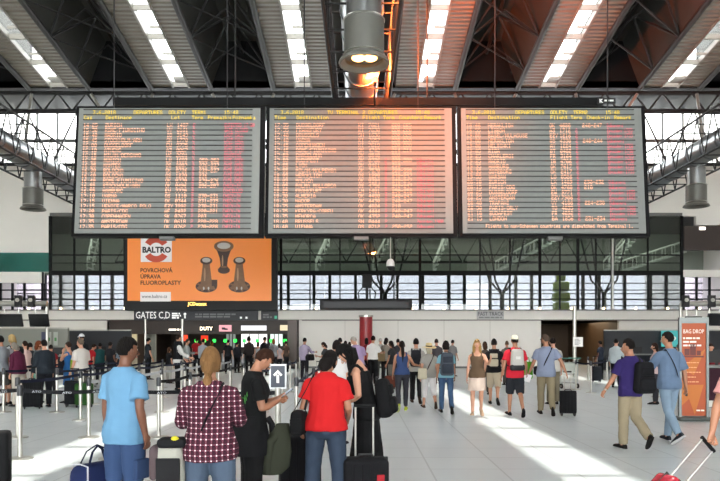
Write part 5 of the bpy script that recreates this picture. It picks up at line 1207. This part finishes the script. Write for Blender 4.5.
# arrow sign on its post
t = thing('arrow_sign', 'small framed dark blue sign with white up arrow on a steel post', 'sign', (-1.09, 9.3, 0))
MB().lathe((0, 0, 0), [(.18, 0), (.18, .012), (.15, .024), (.045, .035)], 24).build('base', STEEL, t, True)
MB().lathe((0, 0, .02), [(.04, 0), (.04, 1.0)], 18).build('pole', STEEL, t, True)
MB().box((0, -.0, 1.175), (.225, .022, .33)).build('frame', mat('pale_sign_frame', '#c5c9cb', .4, .3), t)
MB().box((0, -.013, 1.175), (.185, .008, .285)).build('sign_face', mat('slate_blue_sign', '#26303f', .4), t)
b = MB(); b.add([(-.018, -.02, 1.09), (.018, -.02, 1.09), (.018, -.02, 1.2), (-.018, -.02, 1.2)], [(0, 1, 2, 3)])
b.add([(0, -.02, 1.265), (-.062, -.02, 1.2), (-.04, -.02, 1.178), (0, -.02, 1.22), (.04, -.02, 1.178), (.062, -.02, 1.2)], [(0, 1, 2, 3), (0, 3, 4, 5)])
b.build('arrow', mat('sign_white_ink', '#eceae6', .5), t)

# ================================================================= check-in side at left
def monitor(X, Y, Z, w_, h_, label, tilt=.25, group='hanging monitors', c='#101013', up=.55):
    t = thing('monitor', label, 'monitor', (X, Y, Z), 0, group)
    R = M.Rotation(tilt, 4, 'X')
    for nm, mb, m_ in (('housing', MB().rbox((0, .04, h_/2), (w_, .09, h_), .02, 2), BLACK), ('display', MB().bb((-w_/2+.03, -.012, .03), (w_/2-.03, -.004, h_-.03)), mat('dark_display_'+c.strip('#'), c, .25))):
        o = mb.build(nm, m_, t); o.matrix_local = R
    for q in (-1, 1): MB().tube([(q*w_*.28, .1, h_*.7), (q*w_*.28, .1, h_+up)], .03, 8).build('hanger', STEEL, t, True)
    return t
def rail(x0, x1, Y, py, label, cams):
    Z = zat(py, Y); X0, X1 = (x0-360)/FPX*Y, (x1-360)/FPX*Y
    t = thing('equipment_rail', label, 'rail', (X0, Y, Z))
    MB().tube([(0, 0, 0), (X1-X0, 0, 0)], .13, 14).build('tube', STEEL, t, True)
    for q in (.03, .97): MB().tube([((X1-X0)*q, .2, -Z), ((X1-X0)*q, .2, .0)], .07, 10).build('column', STEEL, t, True)
    for px in cams:
        X = (px-360)/FPX*Y-X0; o = MB().box((X, -.15, .1), (.3, .2, .55)).build('camera_box', BLACK, t); MB().tube([(X, -.25, .15), (X, -.3, .15)], .09, 14).build('lens', STEEL, o, True)
rail(-14, 47, 33, 303.5, 'steel tube rail with a black camera box above the left monitors', (20, 33))
rail(681, 735, 33, 303.5, 'steel tube rail with black camera boxes above the right monitors', (684, 710))
for px, lb, c in ((12, 'black tilted monitor hanging at the left edge', '#0e0e11'), (41, 'black tilted monitor second from the left edge', '#0e0e11')):
    monitor((px-360)/FPX*33, 32.85, zat(327, 33), 1.2 if px < 20 else .92, .62, lb, .3, c=c, up=.26)
monitor((691-360)/FPX*33, 32.85, zat(327, 33), .8, .5, 'dusky purple monitor hanging above the orange stand', .3, c='#352f42', up=.3)
monitor((714-360)/FPX*33, 32.85, zat(326, 33), .85, .6, 'black tilted monitor hanging at the right edge', .3, up=.24)
def panel(x0, x1, Y, ytop, m_, nm, label, cat, d=.15, parts=None):
    X0, X1 = (x0-360)/FPX*Y, (x1-360)/FPX*Y
    t = thing(nm, label, cat, ((X0+X1)/2, Y, 0)); h = zat(ytop, Y)
    MB().bb((-(X1-X0)/2, 0, 0), ((X1-X0)/2, d, h)).build('panel', m_, t)
    MB().bb((-(X1-X0)/2, -.02, h-.05), ((X1-X0)/2, d, h+.02)).build('top_edge', STEEL, t)
    return t
GG = mat('grey_green_laminate', '#7f8077', .4, scale=1)
t = panel(-20, 68, 33.6, 328, GG, 'counter_backdrop', 'grey-green back panel with notices behind the check-in queue', 'panel')
W_ = 88/FPX*33.6
for i, (dx, c) in enumerate(((63.5, '#55586f'), (69, '#c9cbc4'), (75.5, '#c3c8bd'))):
    x = dx/FPX*33.6-W_/2; MB().bb((x-.09, -.02, 1.5), (x+.11, 0, 2.15)).build('notice', cloth(c), t)
    if i: MB().bb((x-.04, -.025, 1.72), (x+.06, -.02, 1.88)).build('notice_picture', mat('notice_green', '#4c8a4f', .6), t)
panel(68.5, 131, 40.5, 330, DARKPANEL, 'counter_backdrop', 'near-black counter wall right of the grey-green back panel', 'panel')
panel(604, 735, 42, 330, DARKPANEL, 'counter_backdrop', 'near-black counter wall behind the orange stand', 'panel')
def desk(x0, x1, Y, label, c):
    X0, X1 = (x0-360)/FPX*Y, (x1-360)/FPX*Y; w_ = X1-X0
    t = thing('check_in_desk', label, 'desk', ((X0+X1)/2, Y, 0))
    MB().rbox((0, 0, .5), (w_, .6, 1.0), .03, 2).build('body', cloth(c), t); MB().bb((-w_/2-.05, -.35, 1.0), (w_/2+.05, .3, 1.06)).build('worktop', GREY, t); MB().bb((-w_/2, -.32, .02), (w_/2, -.3, .18)).build('kick_plate', STEEL, t)
    MB().bb((-.25, -.02, 1.12), (.25, .03, 1.42)).build('screen', BLACK, t); MB().bb((-.04, .0, 1.05), (.04, .02, 1.13)).build('screen_foot', BLACK, t)
desk(-8, 24, 31, 'dark check-in desk behind the maroon jumper', '#25272d'); desk(48, 68, 31.5, 'dark check-in desk under the notices', '#25272d'); desk(86, 118, 38.5, 'dark check-in desk at the near-black counter wall', '#1c1f26')
desk(699, 735, 17.8, 'dark check-in desk in front of the red uniform', '#3a1f2a'); desk(622, 652, 36, 'low dark desk at the right beyond the purple polo shirt', '#1f2128')
t = thing('teal_display', 'teal lit display beyond the denim shirt', 'display', ((671-360)/FPX*41.5, 41.5, 0))
MB().bb((-.55, 0, 1.4), (.55, .1, 2.35)).build('screen', mat('teal_screen', '#3f9f9e', .4, emit='#3f9f9e', estr=.25), t); MB().tube([(0, .08, 0), (0, .08, 1.4)], .05, 10).build('stand', STEEL, t, True)
b = MB().ball((-.1, -.01, 1.85), (.25, .01, .12), 12, 6).ball((.1, -.01, 1.9), (.2, .01, .14), 12, 6); b.build('cloud_mark', WHITE, t)

# ================================================================= gate hall: header, glowing signs, pillar, gates
B = MB().bb((xat(108), YB+.2, zat(334)), (xat(299), YB+.5, 3.1)); struct('trim_6', B, mat('brown_header', '#33261e', .5, scale=2))
def glowsign(x0, y0, x1, y1, Y, col, s_, label, txt=None, txtc=None, nm='lit_sign'):
    a, b_ = PX(x0, y1, Y), PX(x1, y0, Y)
    t = thing(nm, label, 'sign', ((a.x+b_.x)/2, Y, a.z)); w_ = b_.x-a.x; h = b_.z-a.z
    MB().bb((-w_/2-.04, .02, -.04), (w_/2+.04, .12, h+.04)).build('case', BLACK, t)
    if col: MB().bb((-w_/2, 0, 0), (w_/2, .02, h)).build('lit_face', glow('glow_'+col.strip('#'), col, s_), t)
    if txt: sign_text(txt, (-w_/2*.95, -.01, h*.15), h*.95, glow('glow_'+txtc.strip('#'), txtc, s_) if txtc[0] == '#' else MATS[txtc], t, width=w_*.95, bold=.012)
Y = YB+.15
glowsign(199.5, 325.8, 213, 331, Y, None, 1.1, 'glowing cream sign reading DUTY in the gate hall', 'DUTY', '#ffe9c4')
glowsign(168, 328.6, 183.5, 331.4, Y, None, 1.1, 'small glowing sign above the officer in the waistcoat')
grey_lines(-.45, .06, [.92], .11, 1, glow('glow_fff0d8', '#fff0d8', 1.1), bpy.data.objects['lit_sign.001'])
glowsign(219, 325, 231.5, 331.5, Y, '#e3a3a8', .55, 'pink lit screen under the gate header')
MB().bb((-.22, -.012, .12), (.0, -.005, .26)).bb((-.06, -.012, .1), (.16, -.005, .2)).build('dark_pictogram', MATS['dark_ink'], bpy.data.objects['lit_sign.002'])
glowsign(241, 325.5, 266.5, 330.5, Y, '#e9e6ea', .55, 'white lit strip sign above the bright gate window'); glowsign(280, 325, 290, 330.5, Y, '#e8d7b5', .5, 'cream lit panel at the right end of the gate header')
glowsign(181, 335, 187.5, 341, 48, '#e8452a', .8, 'red-orange glowing sign beside the officer'); glowsign(201, 335.5, 208, 340.5, 50, '#c7341f', .7, 'red glowing sign deeper in the gate hall')
for i, (x0, y0, x1, y1, c, s_) in enumerate(((241, 333.5, 267.5, 347, '#f2eff0', .75), (270, 333.5, 283, 346, '#d8ece0', .6), (226, 333, 236, 352, '#8f9690', .35))):
    a, b_ = PX(x0, y1, 58), PX(x1, y0, 58)
    t = thing('lit_window', ['widest bright window at the back of the gate hall', 'greenish bright window right of the widest one in the gate hall', 'dim tall window left of the widest one in the gate hall'][i], 'window', ((a.x+b_.x)/2, 58, a.z)); w_ = b_.x-a.x; h = b_.z-a.z
    MB().bb((-w_/2, 0, 0), (w_/2, .05, h)).build('pane', glow('daylight_'+c.strip('#'), c, s_), t)
    for q in range(4): MB().bb((-w_/2+w_*q/3-.03, -.04, -.1), (-w_/2+w_*q/3+.03, .06, h+.05)).build('frame_bar', BLACK, t)
t = thing('gate_pillar', 'brown clad pillar at the right side of the gate hall', 'pillar', (xat(292.5, 44), 44.0, 0)); MB().bb((-.29, -.2, 0), (.29, .2, 3.05)).build('cladding', mat('brown_clad', '#4a372a', .4, scale=3), t)
MB().bb((-.31, -.22, .0), (.31, .22, .15)).build('plinth', BLACK, t)
for i, px in enumerate((196, 204, 214, 225, 235, 244, 257, 271, 285)):
    Yg = 43.0; t = thing('boarding_gate', '%s reader gate with green light in the gate hall, from the left' % NTH[i], 'turnstile', (xat(px, Yg), Yg, 0), 0, 'reader gates with green lights')
    MB().rbox((0, 0, .5), (.22, 1.3, 1.0), .06, 3).build('cabinet', mat('gate_steel', '#8d9092', .35, .6), t, True); MB().bb((-.1, -.66, 1.0), (.1, -.2, 1.06)).build('reader', BLACK, t)
    MB().tube([(0, .1, 1.0), (0, .1, 1.68)], .03, 8).build('lamp_post', BLACK, t, True); MB().rbox((0, .08, 1.76), (.2, .08, .2), .03, 2).build('green_lamp', glow('green_lamp', '#2fe04a', 1.3), t)
    MB().bb((.11, -.25, .3), (.2, -.23, 1.0)).build('flap', FACADE, t)
for px, Y_, lb in ((182.3, 32, 'thin pale steel pole beside the officer in the waistcoat'), (145.5, 34, 'pale steel pole behind the light blue t-shirt')):
    t = thing('steel_pole', lb, 'pole', (xat(px, Y_), Y_, 0)); h = zat(319, Y_)
    MB().lathe((0, 0, 0), [(.06, 0), (.06, h)], 14).build('shaft', STEEL, t, True); MB().lathe((0, 0, 0), [(.14, 0), (.14, .03)], 18).build('base_plate', STEEL, t, True)
for x0, x1, lb in ((118, 137, 'wide pale partition inside the left end of the gate hall'), (146.5, 156, 'narrow pale partition inside the gate hall')):
    t = thing('partition', lb, 'partition', (xat((x0+x1)/2, 47), 47, 0)); w_ = (x1-x0)/FPX*47
    MB().bb((-w_/2, 0, 0), (w_/2, .1, 2.3)).build('panel', mat('pale_partition', '#8e928c', .5), t); MB().bb((-w_/2-.04, -.03, 0), (-w_/2, .13, 2.4)).build('edge_post', STEEL, t)
# lamps of the gate halls and check-in bulkhead
def lamp(kind, loc, e, size, col=(1, .85, .65), rot=(0, 0, 0), nm='downlight'):
    l = bpy.data.lights.new(nm, kind); l.energy = e; l.color = col
    if kind == 'AREA': l.shape = 'RECTANGLE'; l.size, l.size_y = size
    elif kind == 'SPOT': l.spot_size = size; l.spot_blend = .8; l.shadow_soft_size = .1
    o = bpy.data.objects.new(nm, l); COL.objects.link(o); o.location = loc; o.rotation_euler = rot
lamp('AREA', (xat(205, 50), 50, 3.05), 160, (9, 6)); lamp('AREA', (xat(578, 49), 49, 3.05), 60, (4, 4), (1, .8, .55))
for px in (75, 101): lamp('SPOT', ((px-360)/FPX*44.4, 44.3, 3.05), 130, 1.5, (1, .86, .66))
for px in (127, 134.5): lamp('SPOT', ((px-360)/FPX*47, 46.6, 3.05), 120, 1.2, (1, .75, .45))

# ================================================================= orange bag drop stand, trolley, small fittings
def stand():
    Y = 14.6; X0, X1 = (680.5-360)/FPX*Y, (707-360)/FPX*Y; w_ = X1-X0; h = zat(317.5, Y)
    t = thing('bag_drop_stand', 'tall orange self bag drop information stand with dark foot', 'stand', ((X0+X1)/2, Y, 0), -.05)
    OR = mat('stand_orange', '#a0430f', .5, var=.12, scale=3); WI = mat('stand_white', '#f0e2d4', .5)
    MB().rbox((0, .05, .04), (w_+.12, .4, .08), .03, 3).build('foot', mat('stand_foot', '#3d4340', .5), t, True)
    MB().bb((-w_/2+.03, 0, .1), (w_/2-.03, .03, h-.1)).build('poster', OR, t)
    for q in (-1, 1): MB().bb((q*w_/2-.025, -.02, .06), (q*w_/2+.025, .06, h)).build('side_rail', mat('stand_rail', '#6a6e6c', .35, .7), t)
    MB().bb((-w_/2, -.015, h-.12), (w_/2, .05, h)).build('top_rail', MATS['stand_rail'], t)
    b = MB()
    for vs in (((-.2, .75), (.02, .12), (.2, .75)), ((-.26, 1.1), (.0, .95), (.24, 1.5)), ((-.26, .3), (-.26, .9), (-.05, .5))): b.add([(x, -.004, z) for x, z in vs], [(0, 1, 2)])
    b.build('pale_triangle', mat('stand_amber', '#b3620f', .5), t)
    sign_text('BAG DROP', (-.22, -.008, h-.33), .12, WI, t, width=.42)
    grey_lines(-.22, h-.45, [.34, .28, .4], .035, .075, WI, t, -.008)
    b = MB()
    for x, w2, hh in ((-.14, .1, .14), (-.02, .12, .24), (.1, .08, .1)): b.bb((x-w2/2, -.01, 1.36), (x+w2/2, -.005, 1.36+hh))
    b.bb((-.22, -.01, 1.32), (.2, -.005, 1.35)); b.build('suitcase_pictogram', mat('dark_red_ink', '#5a1d12', .5), t)
    grey_lines(-.2, 1.2, [.3, .26, .34, .24, .3], .02, .1, mat('stand_pale_orange', '#d99a68', .5), t, -.008)
    grey_lines(.05, .2, [.16], .03, 1, WI, t, -.008)
    MB().bb((w_/2+.02, .1, .06), (w_/2+.06, .16, 1.2)).build('rear_strut', MATS['stand_rail'], t)
stand()
def trolley():
    X, Y = (568.5-360)/FPX*25, 25; t = thing('luggage_trolley', 'empty grey luggage trolley behind the grey-blue t-shirt', 'trolley', (X, Y, 0), .2)
    G = mat('trolley_grey', '#9ea39f', .35, .6)
    for q in (-1, 1):
        MB().tube([(q*.33, -.05, .2), (q*.33, -.05, 1.02), (q*.33, -.2, 1.08)], .018, 8).build('upright', G, t, True)
        MB().tube([(q*.3, -.1, .18), (q*.22, .75, .18)], .02, 8).build('side_bar', G, t, True)
        o = MB().tube([(q*.31-.02, -.08, .09), (q*.31+.02, -.08, .09)], .09, 18).build('wheel', BLACK, t, True); MB().tube([(q*.31-.023, -.08, .09), (q*.31+.023, -.08, .09)], .04, 12).build('hub', STEEL, o, True)
    MB().tube([(-.02, .7, .08), (.02, .7, .08)], .08, 18).build('wheel', BLACK, t, True); MB().tube([(0, .7, .08), (0, .68, .2)], .025, 8).build('fork', G, t, True)
    MB().tube([(-.36, -.2, 1.08), (.36, -.2, 1.08)], .022, 10).build('push_bar', mat('trolley_bar', '#3d6f62', .5), t, True)
    b = MB()
    for z in (.3, .5, .7, .9): b.tube([(-.33, -.05, z), (.33, -.05, z)], .01, 6)
    for x in (-.2, 0, .2): b.tube([(x, -.05, .2), (x, -.05, 1.0)], .008, 6)
    b.build('back_grille', G, t, True); MB().bb((-.3, -.08, .55), (.3, -.07, .92)).build('advert_panel', mat('trolley_panel', '#b9beb6', .5), t)
    b = MB()
    for k in range(7): b.tube([(-.3+.02*k*0, .0+.11*k, .19), (.3-.013*k, .0+.11*k, .19)], .012, 6)
    b.build('deck_bars', G, t, True)
    MB().bb((-.26, -.12, .9), (.26, .12, .93)).build('top_tray', G, t)
trolley()
t = thing('security_camera', 'white dome security camera hanging below the middle departure board', 'camera', ((390.5-360)/FPX*24.2, 24.2, zat(271, 24.2)))
MB().tube([(0, 0, .4), (0, 0, 1.35)], .018, 8).build('drop_rod', STEEL, t, True); MB().lathe((0, 0, .16), [(.14, 0), (.145, .06), (.13, .16), (.08, .24), (.03, .26)], 20).build('housing', mat('camera_white', '#cfd2d0', .4), t, True)
MB().ball((0, 0, .16), (.13, .13, .16), 18, 12).build('dome', mat('black_dome', '#0b0c0e', .08), t, True)
t = thing('cable_cabinet', 'long low black cabinet on the ledge below the middle board', 'cabinet', (xat(366, 44.5), 44.5, 3.76)); MB().rbox((0, 0, .29), (5.85, .5, .58), .03, 2).build('body', BLACK, t); MB().bb((-2.7, -.27, .1), (2.7, -.25, .48)).build('front_panel', mat('black_panel', '#1b1c1f', .4), t)
t = thing('gallery_speaker', 'black loudspeaker box on a pole above the long black cabinet', 'loudspeaker', (xat(367, 44.5), 44.5, 4.34)); MB().rbox((0, 0, 1.2), (.62, .4, .85), .04, 2).build('cabinet', BLACK, t)
MB().tube([(0, 0, 0), (0, 0, .8)], .09, 10).build('pole', BLACK, t, True)
for q in (-1, 1): MB().tube([(q*.25, 0, .85), (q*.55, .1, .5), (q*.5, .1, .1)], .04, 8).build('bracket', BLACK, t, True)
t = thing('lime_sculpture', 'lime green stacked figure behind the gallery glass', 'sculpture', (xat(561, 48), 48, 3.72)); LM = mat('lime_plastic', '#a9bf2e', .4)
for z, r, h in ((0, .5, .7), (.75, .55, .6), (1.4, .5, .7), (2.15, .3, .5)): MB().rbox((0, 0, z+h/2), (r*2, r*1.6, h), .15, 3).build('segment', LM, t, True)
t = thing('steel_column', 'tall slim steel column rising in front of the right facade glass', 'column', (xat(612.5, 44.2), 44.2, 3.76)); MB().lathe((0, 0, 0), [(.07, 0), (.07, 6.0)], 14).build('shaft', STEEL, t, True); MB().lathe((0, 0, 0), [(.14, 0), (.14, .05)], 16).build('base_plate', STEEL, t, True)
